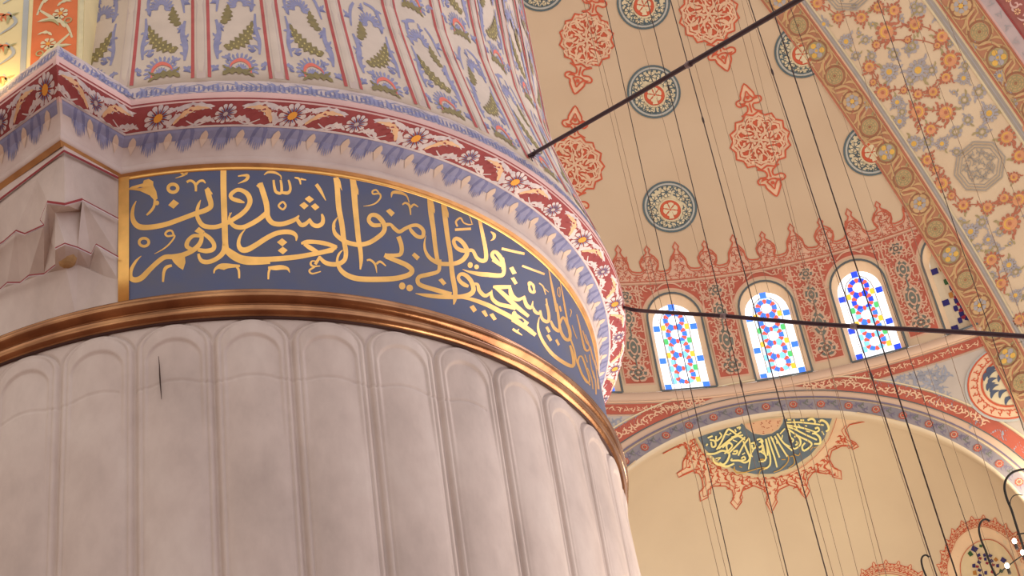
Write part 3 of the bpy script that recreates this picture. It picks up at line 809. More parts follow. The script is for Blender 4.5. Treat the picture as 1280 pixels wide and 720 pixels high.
M_sage = mat('sage_grey_paint', (112, 114, 104), var=.1, scale=4)
M_lilac = mat('grey_lilac_band', (146, 136, 138), var=.08, scale=3, rgb2=(130, 124, 130))
M_lilacd = mat('violet_grey_scroll', (120, 112, 130), var=.1, scale=4)
M_pane = glow('lit_clear_glass', (244, 248, 255), 1.5)
M_field = glow('lit_tinted_glass', (205, 226, 255), 1.1)
M_gblue = glow('lit_blue_glass', (58, 122, 250), 1.15)
M_gdblue = glow('lit_royal_blue_glass', (36, 74, 235), 1.0)
M_glb = glow('lit_pale_blue_glass', (130, 205, 255), 1.2)
M_gred = glow('lit_red_glass', (240, 96, 78), 1.0)
M_gyel = glow('lit_amber_glass', (255, 196, 60), 1.1)
M_ggrn = glow('lit_green_glass', (84, 200, 110), 1.0)
M_navy = mat('dark_navy_glass', (44, 40, 104), rough=.25, var=.1)
M_maroon = mat('dark_maroon_glass', (142, 40, 62), rough=.25, var=.1)
M_dgreen = mat('dark_green_glass', (52, 88, 56), rough=.25, var=.1)
M_damber = mat('dull_amber_glass', (176, 120, 62), rough=.25, var=.1)
M_reveal = mat('window_reveal_plaster', (226, 196, 160), var=.05, scale=4)
M_mull = mat('pale_window_tracery', (206, 190, 164), var=.05)

WC = [.2+1.79*k for k in (-2, -1, 0, 1, 2)]
HWW, HSP, RYW = .505, 1.56, .545
def win_low(s, m=0.0):
    """height of the window outline (plus margin m) above the sill at s; 0 outside"""
    for c in WC:
        x = abs(s-c)
        if x < HWW+m: return HSP+(RYW+m)*math.sqrt(max(0, 1-(x/(HWW+m))**2))
    return 0
def win_outline(c, hw=HWW, hs=HSP, ry=RYW, h0=0.0, n=16):
    pts = [(c-hw, h0), (c-hw, h0+.5), (c-hw, h0+1.0), (c-hw, hs)]
    for i in range(1, n): a = math.pi*(1-i/n); pts.append((c+hw*math.cos(a), hs+ry*math.sin(a)))
    return pts+[(c+hw, hs), (c+hw, h0+1.0), (c+hw, h0+.5), (c+hw, h0)]
def in_poly(x, y, P_):
    r = False; j = len(P_)-1
    for i in range(len(P_)):
        xi, yi = P_[i][:2]; xj, yj = P_[j][:2]
        if (yi > y) != (yj > y) and x < (xj-xi)*(y-yi)/(yj-yi)+xi: r = not r
        j = i
    return r
S0, S1 = -14.0, 5.6
sg = [S0+.28*i for i in range(int((S1-S0)/.28)+1)]; S1 = sg[-1]
# window zone of the semi-dome with real openings
hv = [0, .25, .5, .75, 1.0, 1.25, 1.5, 1.75, 2.0, 2.25, 2.5, 2.75, 3.0]
vts = []; edg = []
for h in hv:
    for s in sg:
        if any(in_poly(s, h, win_outline(c, HWW+.05, HSP, RYW+.05, -.05)) for c in WC): continue
        vts.append(Vector((s, h)))
outl = []
for c in WC:
    o = win_outline(c, h0=.02); k = len(vts); vts.extend(Vector(q) for q in o); outl.append(o)
    edg += [(k+i, k+(i+1) % len(o)) for i in range(len(o))]
vo, eo, fo, *_r = delaunay_2d_cdt(vts, edg, [], 0, 1e-5)
fo = [f for f in fo if not any(in_poly(sum(vo[i].x for i in f)/3, sum(vo[i].y for i in f)/3, o) for o in outl)]
b = MB()
b.add([surf_dome(v.x, v.y) for v in vo], [tuple(f) for f in fo], M_dome)
hh = [3.0+.4*i for i in range(34)]+[17.0]
b.grid([[surf_dome(s, h) for s in sg] for h in hh], M_dome)
dome = b.build('ceiling', loc=surf_dome(-4, 0), kind='structure', label='sand coloured semi-dome painted with roundels and pendants above the coloured windows')

# ---- arabesque filler
def hook(p, x, y, r, rot, mt, lay, fl=1):
    p.push(x, y, rot, sx=r, sy=r*fl)
    p.ribbon([(-1.0, -.25, .12), (-.45, .45, .30), (.25, .50, .34), (.55, .0, .30), (.15, -.30, .26), (-.1, -.08, .16)], mt, lay, n=3)
    p.leaf(-.1, .55, .75, 1.0, .34, mt, lay, bend=.2); p.leaf(.55, -.1, 1.15, -.45, .30, mt, lay, bend=-.2)
    p.pop()
def fill_hooks(p, inside, x0, x1, y0, y1, st, r, mt, lay, seed=1):
    rnd = random.Random(seed); y = y0; row = 0
    while y < y1:
        x = x0+(st/2 if row % 2 else 0); q = 0
        while x < x1:
            if inside(x, y):
                hook(p, x+rnd.uniform(-.1, .1)*st, y+rnd.uniform(-.1, .1)*st, r*rnd.uniform(.9, 1.1), rnd.choice((0, 1, 2, 3))*math.pi/2+.6+rnd.uniform(-.4, .4), mt, lay, rnd.choice((1, -1)))
            x += st; q += 1
        y += st*.86; row += 1
def fill_cols(p, s0, s1, low, high, mt, lay, ds=.05):
    """strip between two height functions"""
    n = max(2, int((s1-s0)/ds)); vs = []; fs = []
    m = 4
    for i in range(n+1):
        s = s0+(s1-s0)*i/n; a, c = low(s), high(s)
        for j in range(m+1): vs.append(p.P(s, a+(c-a)*j/m, lay))
    for i in range(n):
        for j in range(m): fs.append((i*(m+1)+j, (i+1)*(m+1)+j, (i+1)*(m+1)+j+1, i*(m+1)+j+1))
    p.add(vs, fs, mt)
STEP = .006
# ---- red arabesque panels between the windows
p = Paint(surf_dome, STEP)
for i in range(0, 5):
    a = WC[i] if i >= 0 else WC[0]-1.79; c = WC[i+1] if i+1 < len(WC) else WC[-1]+1.79
    x0, x1 = a+.60, c-.60
    top = lambda s: 2.36
    lowf = lambda s: max(.16, win_low(s, .09))
    sA, sB = (a+c)/2-.895, (a+c)/2+.895
    fill_cols(p, sA, sB, lowf, top, M_fsal, 1, .03)
    low2 = lambda s: max(.20, win_low(s, .13))
    fill_cols(p, sA, x0-.0, low2, lambda s: 2.33, M_fred, 2, .03); fill_cols(p, x1, sB, low2, lambda s: 2.33, M_fred, 2, .03)
    fill_cols(p, x0+.03, x1-.03, lambda s: .20, lambda s: 2.33, M_fred, 2, .05)
    ins = lambda x, y: low2(x)+.06 < y < 2.30 and (x0+.05 < x < x1-.05 or y > 1.7)
    fill_hooks(p, ins, sA, sB, .26, 2.3, .145, .082, M_fsal, 3, seed=i+9)
    m = (a+c)/2
    for (y, rx, ry) in ((.42, .16, .14), (.98, .13, .27), (1.62, .12, .20), (2.08, .12, .15)):
        for (g, mt, lay) in ((1.25, M_fsal, 4), (1.0, M_sage, 5), (.66, M_fsal, 6), (.50, M_sage, 7)):
            if ry > .16: p.poly([(m+rx*g*math.cos(t)*abs(math.cos(t))**.3, y+ry*g*math.sin(t)) for t in [2*math.pi*k/16 for k in range(16)]], mt, lay)
            else: p.petals(m, y, rx*g, 6, mt, lay, fat=.9)
        for t in range(6):
            A = t*math.pi/3+.3; p.disc(m+.84*rx*math.cos(A), y+.84*ry*math.sin(A), .030, M_fsal, 8, n=6)
        p.disc(m, y, .03, M_fsal, 8, n=6)
    p.ribbon([(m, .56, .02), (m, .72, .03)], M_sage, 5, n=1); p.ribbon([(m, 1.24, .03), (m, 1.44, .03)], M_sage, 5, n=1)
    # heart shaped scroll over each window head
    p.ribbon([(a-.25, 2.22, .03), (a-.1, 2.32, .03), (a+.1, 2.32, .03), (a+.25, 2.22, .03)], M_fsal, 4)
for c in WC:
    p.ribbon([(x, y, .040) for x, y in win_outline(c, HWW+.022, HSP, RYW+.022, 0.0)], M_slate, 4, n=1)
    p.ribbon([(c-HWW-.02, .0, .04), (c+HWW+.02, .0, .04)], M_slate, 4, n=1)
p.build('arabesque_panels', dome, smooth=False, label='red arabesque panels with grey rosettes between the windows')

# ---- crenellated fringe above the windows
def fringe_outline():
    pts = []
    A = [(-.30, 2.60), (-.22, 2.62), (-.165, 2.70), (-.155, 2.82), (-.12, 2.88), (-.05, 2.98), (-.028, 3.03), (-.06, 3.09), (0, 3.19), (.06, 3.09), (.028, 3.03), (.05, 2.98), (.12, 2.88), (.155, 2.82), (.165, 2.70), (.22, 2.62)]
    B = [(-.29, 2.60), (-.20, 2.595), (-.12, 2.64), (-.18, 2.76), (-.185, 2.82), (-.12, 2.92), (-.04, 2.98), (-.025, 3.02), (-.055, 3.07), (0, 3.15), (.055, 3.07), (.025, 3.02), (.04, 2.98), (.12, 2.92), (.185, 2.82), (.18, 2.76), (.12, 2.64), (.20, 2.595)]
    k = -7
    while k < 5:
        c = -.13+1.18*k
        pts += [(c+x, y) for x, y in A]; pts += [(c+.59+x, y) for x, y in B]; k += 1
    return pts
fo_ = fringe_outline()
p = Paint(surf_dome, STEP)
import bisect
# fill per merlon as polygons down to the panel line
for k in range(-7, 5):
    for (off_, n0, n1) in ((0, 0, 16), (.59, 16, 34)):
        c = -.13+1.18*k+off_; seg = fo_[(k+7)*34+n0:(k+7)*34+n1]
        p.poly([(c-.295, 2.34)]+[(c+(x-c)*.94 if y > 2.66 else x, y-.02) for x, y in seg]+[(c+.295, 2.60), (c+.295, 2.34)], M_fsal, 1)
p.ribbon([(x, y, .030) for x, y in fo_], M_fred2, 3, n=1)
p.ribbon([(x+(0), y-.055, .022) for x, y in fo_ if y < 3.0], M_fred2, 2, n=1)
p.ribbon([(S0+.3*i, 2.36, .03) for i in range(64)], M_fsal, 5, n=1); p.ribbon([(S0+.3*i, 2.395, .018) for i in range(64)], M_fred2, 5, n=1)
def ins(x, y):
    t = ((x+.13) % .59); t = min(t, .59-t)
    return y < 2.56 or (t < .12 and y < 2.93)
fill_hooks(p, ins, -8.5, 4.9, 2.46, 2.95, .125, .055, M_fred2, 2, seed=4)
fill_hooks(p, ins, -8.45, 4.9, 2.50, 2.9, .13, .045, M_fred, 2, seed=14)
p.build('crenellated_fringe', dome, smooth=False, label='red outlined crenellated fringe over the windows')

# ---- roundels
def roundel(s, h, r=.53, rot=0):
    p = Paint(surf_dome, STEP)
    p.maxe = .22
    p.push(s, h, 0, ax=(1/math.cos(h/RW), 0), ay=(0, 1))
    p.disc(0, 0, r, M_ivory, 1, n=40)
    p.ring(0, 0, r*.975, r*.075, M_teal, 3, n=44); p.ring(0, 0, r*.895, r*.05, M_lgrey, 3, n=44); p.ring(0, 0, r*.84, r*.04, M_teal, 3, n=44)
    oy = -.075*r/.53
    rnd = random.Random(int(s*100))
    # dark ground between leaves
    for k in range(26):
        a = 2*math.pi*k/26; rr = r*rnd.uniform(.5, .72)
        x, y = rr*math.cos(a), rr*math.sin(a)+oy*.4
        hook(p, x, y, r*.14, a+rnd.uniform(-1, 1), M_teal, 2, rnd.choice((1, -1)))
        p.disc(r*.79*math.cos(a+.1), r*.79*math.sin(a+.1), r*.045, M_teal, 2, n=6)
    for a, q in ((95, .145), (150, .13), (40, .12), (205, .125), (-20, .11), (250, .10), (300, .11)):
        x, y = r*.62*math.cos(R_(a)), r*.62*math.sin(R_(a))+oy*.3
        p.disc(x, y, r*q*1.35, M_teal, 4, n=12); p.petals(x, y, r*q*1.3, 7, M_ivory, 5, fat=.85); p.disc(x, y, r*.03, M_teal, 6, n=6)
    p.ring(0, oy, r*.42, r*.055, M_ivory, 6); p.disc(0, oy, r*.385, M_coralo, 7, n=28)
    p.petals(0, oy+.01, r*.27, 6, M_ivory, 8, fat=.9, rot=.3, inner=.05); p.poly([(-.02, oy), (-.05, oy-r*.34), (.05, oy-r*.34), (.02, oy)], M_ivory, 8)
    p.disc(0, oy, r*.04, M_coralo, 9, n=6)
    p.pop()
    return p.build('painted_roundel', dome, smooth=False)
for q, lb in (((837, 259), 'grey ringed roundel with red centre, lowest'), ((817, 115), 'grey ringed roundel crossed by the iron rod'), ((804, 3), 'grey ringed roundel at the top edge'), ((674, -20), 'grey ringed roundel beside the pillar'), ((1002, 64), 'grey ringed roundel cut by the arch, upper'), ((1089, 187), 'grey ringed roundel cut by the arch, lower')):
    s, h = px_to_dome(*q); o = roundel(s, h); tag(o, label=lb)

# ---- pendants: scalloped medallion with a finial above and below
def pendant(q, up, r=.60, lb=None):
    """q centre pixel, up pixel of the upper tip"""
    s, h = px_to_dome(*q); s2, h2 = px_to_dome(*up); k = 1/math.cos(h/RW)
    dx, dy = (s2-s)/k, h2-h; L = math.hypot(dx, dy); ux, uy = dx/L, dy/L
    p = Paint(surf_dome, STEP, .22)
    p.push(s, h, 0, ax=(uy*k, -ux), ay=(ux*k, uy))
    N = 14
    def star(rad, dip):
        out = []
        for i in range(N):
            a = math.pi/2+2*math.pi*(i+.5)/N; out.append((rad*math.cos(a), rad*math.sin(a)))
            for t in (.3, .5, .7):
                a2 = math.pi/2+2*math.pi*(i+.5+t)/N; rr = rad*(1-dip*(1-abs(t-.5)*1.6)); out.append((rr*math.cos(a2), rr*math.sin(a2)))
        return out
    p.poly(star(r, .12), M_peachf, 1)
    p.ribbon([(x, y, .035) for x, y in star(r, .12)], M_coralo, 3, n=1, closed=True)
    p.poly(star(r*.86, .11), M_coralo, 2)
    p.ribbon([(x, y, .028) for x, y in star(r*.80, .11)], M_peachf, 4, n=1, closed=True)
    # interlace: six-fold scrolls
    for i in range(6):
        p.push(0, 0, i*math.pi/3+.25)
        p.ribbon([(.02, .02, .02), (.12, .10, .028), (.22, .05, .030), (.30, .12, .028), (.34, .24, .026), (.24, .30, .024), (.19, .22, .018)], M_peachf, 4)
        p.ribbon([(.05, -.02, .02), (.2, -.09, .026), (.36, -.05, .030), (.46, .05, .024), (.42, .14, .02)], M_peachf, 4)
        p.leaf(.14, .16, .26, .40, .07, M_peachf, 4, bend=.2); p.leaf(.26, .0, .48, -.04, .08, M_peachf, 4, bend=.15)
        p.leaf(.06, .06, .22, .16, .05, M_peachf, 4, bend=-.2); p.disc(.34, .33, .035, M_peachf, 4, n=6); p.disc(.12, .0, .03, M_peachf, 4, n=6)
        p.leaf(.30, .10, .40, .17, .04, M_peachf, 4); p.ribbon([(.10, .26, .03), (.20, .36, .035), (.12, .44, .03), (.03, .38, .02)], M_peachf, 5); p.ribbon([(.30, .20, .02), (.46, .22, .03), (.40, .32, .03)], M_peachf, 5); p.leaf(.16, -.02, .30, .06, .05, M_peachf, 5); p.disc(.22, .22, .035, M_peachf, 5, n=6)
        p.ribbon([(.0, .0, .02), (.26, .14, .022), (.42, .22, .018)], M_peachf, 5)
        p.pop()
    for i in range(10):
        a = i*math.pi/5; p.disc(.27*math.cos(a), .27*math.sin(a), .028, M_coralo, 6, n=6)
    p.disc(0, 0, .05, M_peachf, 5, n=8)
    for m_ in (1, -1):
        p.push(0, 0, 0, ax=(1, 0), ay=(0, m_))
        O = [(-.22, r*.93), (-.08, r*1.05), (-.055, r*1.2), (-.09, r*1.27), (-.19, r*1.25), (-.26, r*1.33), (-.25, r*1.45), (-.15, r*1.50), (-.14, r*1.62), (-.08, r*1.80), (0, r*1.98), (.08, r*1.80), (.14, r*1.62), (.15, r*1.50), (.25, r*1.45), (.26, r*1.33), (.19, r*1.25), (.09, r*1.27), (.055, r*1.2), (.08, r*1.05), (.22, r*.93)]
        p.poly(O, M_peachf, 1); p.ribbon([(x, y, .032) for x, y in O], M_coralo, 3, n=2)
        p.ribbon([(-.10, r*1.42, .028), (0, r*1.36, .03), (.10, r*1.42, .028), (.04, r*1.58, .03), (0, r*1.72, .02), (-.04, r*1.58, .03), (-.10, r*1.42, .028)], M_coralo, 4)
        p.disc(0, r*1.50, .04, M_coralo, 5, n=6); p.leaf(-.06, r*1.36, -.21, r*1.40, .05, M_coralo, 4); p.leaf(.06, r*1.36, .21, r*1.40, .05, M_coralo, 4); p.ribbon([(0, r*.98, .03), (0, r*1.3, .03)], M_coralo, 4, n=1)
        p.pop()
    p.pop()
    return p.build('painted_pendant', dome, smooth=False, label=lb)
pendant((950, 176), (929, 102), .60, 'vermilion scalloped pendant nearest the arch')
pendant((733, 50), (747, -18), .56, 'vermilion scalloped pendant left of the roundels')
pendant((718, 206), (719, 126), .60, 'vermilion scalloped pendant half hidden by the pillar')
pendant((886, 18), (866, -50), .60, 'vermilion scalloped pendant at the top edge')

# ---- windows
def window(i, c, lit=True):
    b = MB()
    o = win_outline(c, h0=.02); inn = win_outline(c, HWW-.085, HSP-.08, RYW-.10, .07)
    def dp(pts, off): return [surf_dome(x, y, off) for x, y in pts]
    b.grid([dp(o, 0), dp(inn, -.09)], M_reveal, closed=True)
    fr = dp(inn, -.09)
    w = b.build('window_%d' % i, loc=surf_dome(c, 0, -.2), smooth=False, kind='structure', label=None)
    # plaster tracery lattice behind which glass pieces glow
    g = Paint(lambda x, y, off: surf_dome(x, y, off-.09), .004)
    hw = HWW-.085; gm = M_pane if lit else M_mull
    fill_cols(g, c-hw, c+hw, lambda s: .07, lambda s: HSP-.08+(RYW-.10)*math.sqrt(max(0, 1-((s-c)/hw)**2)), gm, 0, .03)
    pane = g.build('clear_glass' if lit else 'tracery_panel', w, smooth=False)
    g = Paint(lambda x, y, off: surf_dome(x, y, off-.09), .004)
    B1, B2, Rr, Yy, Gg, LB = (M_gdblue if i == 4 else M_gblue, M_gblue, M_gred, M_gyel, M_ggrn, M_glb) if lit else (M_navy, M_navy, M_maroon, M_damber, M_dgreen, M_navy)
    def sq(x, y, h=.062):
        g.poly([(c+x-h, y-h), (c+x+h, y-h), (c+x+h, y+h), (c+x-h, y+h)], B1, 3)
    bd = hw-.065
    for x, y in ((-bd, 1.42), (bd, 1.42), (bd, .72), (-bd, .72), (-bd, .14), (bd, .14), (0, HSP+RYW-.24)): sq(x, y)
    # tracery lines round the inner field
    iw = .268
    il = win_outline(c, iw, HSP-.06, .33, .20, 8)
    g.poly(il, M_field if lit else M_mull, 1)
    g.ribbon([(x, y, .018) for x, y in il], M_mull, 2, n=1)
    rnd = random.Random(i)
    rows = [1.58, 1.28, .98, .68, .38]
    for k, y in enumerate(rows):
        if not lit: g.disc(c, y, .08, M_mull, 2, n=6)
        for q in range(6):
            a = q*math.pi/3+math.pi/6
            mt = Rr if q % 2 == 0 else (B1 if k < 3 else LB)
            a1 = a
            x, yy = .158*math.cos(a1), .150*math.sin(a1)
            if q % 2 == 0: g.disc(c+x, y+yy, .054, Rr, 4, n=7)
            g.disc(c, y, .10, gm, 3, n=6, rot=.5) if q == 0 else None
            g.push(c+.158*math.cos(a+math.pi/6), y+.150*math.sin(a+math.pi/6), a+math.pi/6)
            g.poly([(-.045, -.042), (.045, -.054), (.045, .054), (-.045, .042)], B1 if k < 2 else (B2 if q % 2 else LB), 4); g.pop()
            if q % 2: g.disc(c+.158*math.cos(a), y+.150*math.sin(a), .052, Rr, 4, n=7)
    for k, y in enumerate((1.43, 1.13, .83, .53, .26)):
        for sx in (-1, 1):
            g.push(c+sx*.222, y)
            g.poly([(-.034, -.06), (.034, -.06), (.042, 0), (.034, .06), (-.034, .06), (-.042, 0)], (Yy if (k % 2 == 0) else Gg) if (sx > 0 or k < 3) else LB, 5); g.pop()
    g.build('coloured_glass', w, smooth=False)
    return w
labs = {0: 'stained glass window mostly hidden behind the pillar edge', 1: 'arched stained glass window nearest the pillar', 2: 'middle of the three brightly lit arched stained glass windows', 3: 'brightly lit arched stained glass window highest and furthest right', 4: 'unlit stained glass window half hidden by the arch'}
for i, c in enumerate(WC):
    tag(window(i+1, c, i < 4), label=labs[i])

# ---- round wall with the exedra arch
def z_arch(s, r=RE):
    x = abs(s-SE); return ZE+math.sqrt(max(0, r*r-x*x)) if x < r else ZE
b = MB(); cs = [S0+.1*i for i in range(int((S1-S0)/.1)+2)]
rows = []
for j in range(9): rows.append([surf_wall(s, z_arch(s)+(ZB-z_arch(s))*j/8) for s in cs])
b.grid(rows, M_wallp)
for (a, c) in ((S0, SE-RE), (SE+RE, S1)):
    nn = max(2, int((c-a)/.5)); b.grid([[surf_wall(a+(c-a)*i/nn, z) for i in range(nn+1)] for z in (8.0, 10, 12, ZE)], M_wallp)
wall = b.build('wall_back', loc=surf_wall(-6, 8), kind='structure', label='round wall with painted spandrels around the arch')
# sill ledge
b = MB(); pr = [(-.02, 18.30), (.03, 18.32), (.04, 18.36), (.04, 18.46), (-.02, 18.50)]
b.grid([[surf_wall(S0+.25*i, z, o) for i in range(int((S1-S0)/.25)+1)] for o, z in pr], M_wallp)
b.build('trim_1', loc=surf_wall(-6, 18.3), kind='structure', label='plain tan ledge under the windows')
# painted spandrels
p = Paint(surf_wall, STEP, .3)
for sg_ in (-1, 1):
    X = lambda x: SE+sg_*x
    def cols(x0, x1, low, high, mt, lay):
        n = int((x1-x0)/.04); vs = []; fs = []
        for i in range(n+1):
            x = x0+(x1-x0)*i/n
            vs += [p.P(X(x), low(x), lay), p.P(X(x), max(low(x), high(x)), lay)]
        fs = [(2*i, 2*i+2, 2*i+3, 2*i+1) for i in range(n)]
        p.add(vs, fs, mt)
    zr = lambda r: (lambda x: ZE+math.sqrt(max(0, r*r-x*x)))
    XE = 4.6
    cols(.72, XE, lambda x: zr(4.77-.09*min(1, max(0, (x-.72)/.9)))(x), lambda x: min(zr(4.95)(x), 18.255), M_fred, 2)
    cols(1.30, 9 if sg_ < 0 else 5.5, lambda x: max(18.02, zr(4.70)(x) if x < 4.7 else 0), lambda x: 18.24, M_fred, 2)
    cols(1.55, 9 if sg_ < 0 else 5.5, lambda x: zr(5.0)(x) if x < 4.9 else 14.0, lambda x: 17.98, mat('pale_blue_grey_ground', (190, 178, 166), var=.06), 1)
    for x in [1.0+.13*i for i in range(int((5.6-1.0)/.13))]:
        hook(p, X(x), 18.13, .062, x*7, M_peachf, 3, 1)
        if x < 4.4:
            r = 4.815; a = x/4.815
            hook(p, X(r*math.sin(a)), ZE+r*math.cos(a), .085, x*5, M_peachf, 3, -1)
    for (x, z, q) in ((2.6, 17.85, .12), (2.95, 17.72, .17), (3.2, 17.45, .13), (3.35, 17.78, .16), (3.05, 17.88, .1), (2.25, 17.88, .09), (3.3, 17.1, .12), (3.6, 16.6, .12), (3.95, 16.2, .14), (4.2, 15.8, .12), (2.75, 17.68, .1), (2.45, 17.8, .09), (3.15, 17.62, .12), (3.28, 17.3, .1), (2.05, 17.92, .06), (2.85, 17.88, .09), (3.05, 17.25, .1), (2.7, 17.5, .09)):
        hook(p, X(x), z, q, x*3, mat('blue_grey_scroll', (156, 158, 168), var=.08), 2, 1); hook(p, X(x+.1), z-.05, q*.8, x*9, mat('blue_grey_scroll', (156, 158, 168)), 2, -1)
    zt = zr(5.06)
    insp = lambda s, z: abs(s-SE) < (3.35 if sg_ > 0 else 6) and abs(s-SE) > 1.8 and (zt(abs(s-SE)) if abs(s-SE) < 5 else 14.5) < z < 17.92
    fill_hooks(p, insp, X(1.8) if sg_ > 0 else X(6), X(3.4) if sg_ > 0 else X(1.8), 15.0, 17.95, .16, .085, mat('blue_grey_scroll', (156, 158, 168)), 2, seed=31)
    # lines along the arch
    A_ = [R_(90-sg_*t) for t in range(0, 74, 2)]
    for r, w_, mt in ((4.525, .03, M_lilacd), (4.665, .02, M_slate), (4.985, .03, M_ivory), (4.47, .045, M_ivory)):
        p.ribbon([(SE+r*math.cos(a), ZE+r*math.sin(a), w_) for a in A_], mt, 3, n=1)
p.ribbon([(S0+.3*i, 18.28, .03) for i in range(65)], M_peachf, 3, n=1)
# roundel on the right spandrel
p.disc(4.02, 17.12, .80, M_lgrey, 4, n=40); p.disc(4.02, 17.12, .75, M_peachf, 5, n=40)
p.ring(4.02, 17.12, .74, .03, M_coralo, 6, n=40); p.ring(4.02, 17.12, .50, .035, M_coralo, 6, n=40)
for k in range(26): hook(p, 4.02+.62*math.cos(k*.2417), 17.12+.62*math.sin(k*.2417), .075, k*.24+1, M_coralo, 6, 1)
p.disc(4.02, 17.12, .47, M_ivory, 7, n=32)
rnd = random.Random(8)
for k in range(30):
    a = rnd.uniform(0, 6.28); r = .42*math.sqrt(rnd.random()); x, z = 4.02+r*math.cos(a), 17.12+r*math.sin(a)
    p.leaf(x-.09, z-.03, x+.10, z+.06, .085, mat('slate_lettering_paint', (84, 92, 112)), 8, bend=.3)
p.build('painted_spandrels', wall, smooth=False, label='red scroll strips and blue grey corners around the arch')
# archivolt band
b = MB(); A_ = [R_(-8+196*i/120) for i in range(121)]
prof = [(4.15, .0), (4.17, .06), (4.21, .07), (4.44, .07), (4.46, .05), (4.47, 0)]
rows = []
for r, o in prof: rows.append([surf_wall(SE+r*math.cos(a), ZE+r*math.sin(a), o) for a in A_])
b.grid([[surf_wall(SE+4.15*math.cos(a), ZE+4.15*math.sin(a), -.12) for a in A_], rows[0], rows[1], rows[2]], M_exed)
b.grid(rows[2:4], M_lilac); b.grid(rows[3:], M_wallp)
arch = b.build('trim_2', loc=surf_wall(SE, ZE+RE), kind='structure', label='grey lilac arch band dotted with orange rosettes')
p = Paint(lambda x, y, o: surf_wall(x, y, o+.07), STEP)
for k in range(-14, 15):
    a = math.pi/2-(k*.5+.14)/4.32; x, z = SE+4.325*math.cos(a), ZE+4.325*math.sin(a)
    p.petals(x, z, .075, 8, M_fred, 2, fat=.95); p.ring(x, z, .045, .012, M_fsal, 3, n=10); p.disc(x, z, .022, M_coralo, 3, n=7)
    for d_ in (-.17, .17, .25, -.1):
        a2 = a+d_/4.32; x2, z2 = SE+(4.325+.04*math.sin(d_*30))*math.cos(a2), ZE+(4.325+.04*math.sin(d_*30))*math.sin(a2)
        hook(p, x2, z2, .065, a2*9+k, M_lilacd if d_ != .25 else M_sage, 1, 1)
p.build('painted_rosettes', arch, smooth=False, label='orange rosettes on grey lilac')

# ---- exedra half dome and its paintings
b = MB(); n = 60; rows = []
CA = Vector((CX, CY, 0))
for i in range(31):
    e = R_(90*i/30)
    rows.append([EC+Vector((RE*math.cos(e)*math.cos(t), RE*math.cos(e)*math.sin(t), RE*math.sin(e))) for t in [2*math.pi*j/n for j in range(n)]])
rows.insert(0, [v-Vector((0, 0, 5.5)) for v in rows[0]])
vs = [p_ for r in rows for p_ in r]; fs = []
for i in range(len(rows)-1):
    for j in range(n):
        q = (i*n+j, i*n+(j+1) % n, (i+1)*n+(j+1) % n, (i+1)*n+j)
        if sum(math.hypot(vs[k].x-CX, vs[k].y-CY) for k in q)/4 > RW-.02: fs.append(q)
# drop unused vertices
used = sorted({k for f in fs for k in f}); mp_ = {k: i for i, k in enumerate(used)}
b.add([vs[k] for k in used], [tuple(mp_[k] for k in f) for f in fs], M_exed)
exed = b.build('ceiling', loc=EC, kind='structure', label='smaller sand coloured half dome below the arch with a half disc of gold lettering')
p = Paint(px_exedra, STEP, 7.0)
C7 = lambda L: [(760+x/3.27, 500+y/3.27) for x, y in L]
M_fpale = mat('pale_fringe_ground', (232, 204, 170), var=.04, scale=3)
# orange scalloped fringe
OUT = C7([(222, 217), (262, 196), (300, 178), (322, 190), (322, 222), (305, 250), (304, 282), (280, 298), (287, 314), (318, 300), (345, 288), (372, 300), (384, 325), (388, 360), (372, 375), (376, 412), (408, 396), (408, 366), (432, 350), (478, 350), (508, 368), (514, 398), (500, 418), (524, 446), (546, 414), (538, 398), (550, 368), (595, 348), (640, 366), (656, 396), (646, 418), (668, 460), (692, 414), (682, 396), (700, 364), (742, 345), (778, 358), (790, 380), (808, 402), (824, 370), (812, 350), (820, 318), (842, 290), (895, 300), (912, 290), (918, 312), (956, 322), (952, 288), (926, 278), (905, 240), (915, 205), (955, 186), (990, 184), (1000, 200), (1025, 188), (1012, 172), (990, 160), (970, 120), (988, 98), (1050, 85)])
inner = C7([(355, 150), (380, 200), (440, 258), (520, 296), (600, 312), (680, 310), (760, 282), (840, 225), (900, 150), (932, 60)])
p.poly(OUT+[(1046, 518)]+inner[::-1]+[(866, 545)], M_fpale, 1)
p.ribbon([(x, y, 1.35) for x, y in OUT], M_coralo, 3, n=1)
cxo, cyo = 957, 545
p.ribbon([(cxo+(x-cxo)*.955, cyo+(y-cyo)*.935, .9) for x, y in OUT[1:-1]], M_coralo, 3, n=1)
for k in range(27):
    a = R_(8+k*6.3); rx, ry = 97, 64
    for q, sz in ((1.0, 4.4), (1.16, 3.8)):
        x, y = cxo+rx*q*math.cos(a), cyo-8+ry*q*math.sin(a)
        if in_poly(x, y, OUT+[(1046, 518), (866, 545)]): hook(p, x, y, sz, a*3+q*9, M_coralo, 2, 1 if k % 2 else -1)
    x, y = cxo+rx*1.06*math.cos(a+.05), cyo-8+ry*1.06*math.sin(a+.05)
    if in_poly(x, y, OUT+[(1046, 518), (866, 545)]): p.leaf(x-1.5, y-3.5, x+2, y+3.5, 3.0, M_coralo, 2, bend=.35)
    x, y = cxo+rx*.96*math.cos(a+.02), cyo-8+ry*.96*math.sin(a+.02)
    if in_poly(x, y, OUT+[(1046, 518), (866, 545)]): p.leaf(x-2.6, y-1, x+2.6, y+1.5, 2.4, M_coralo, 2, bend=-.5)
    x, y = cxo+rx*1.22*math.cos(a+.08), cyo-8+ry*1.22*math.sin(a+.08)
    if in_poly(x, y, OUT+[(1046, 518), (866, 545)]): p.leaf(x-2, y+2, x+2, y-2, 2.2, M_coralo, 2, bend=.4)
p.build('scalloped_fringe', exed, smooth=False, label='vermilion scalloped fringe under the half disc')
p = Paint(px_exedra, STEP, 7.0)
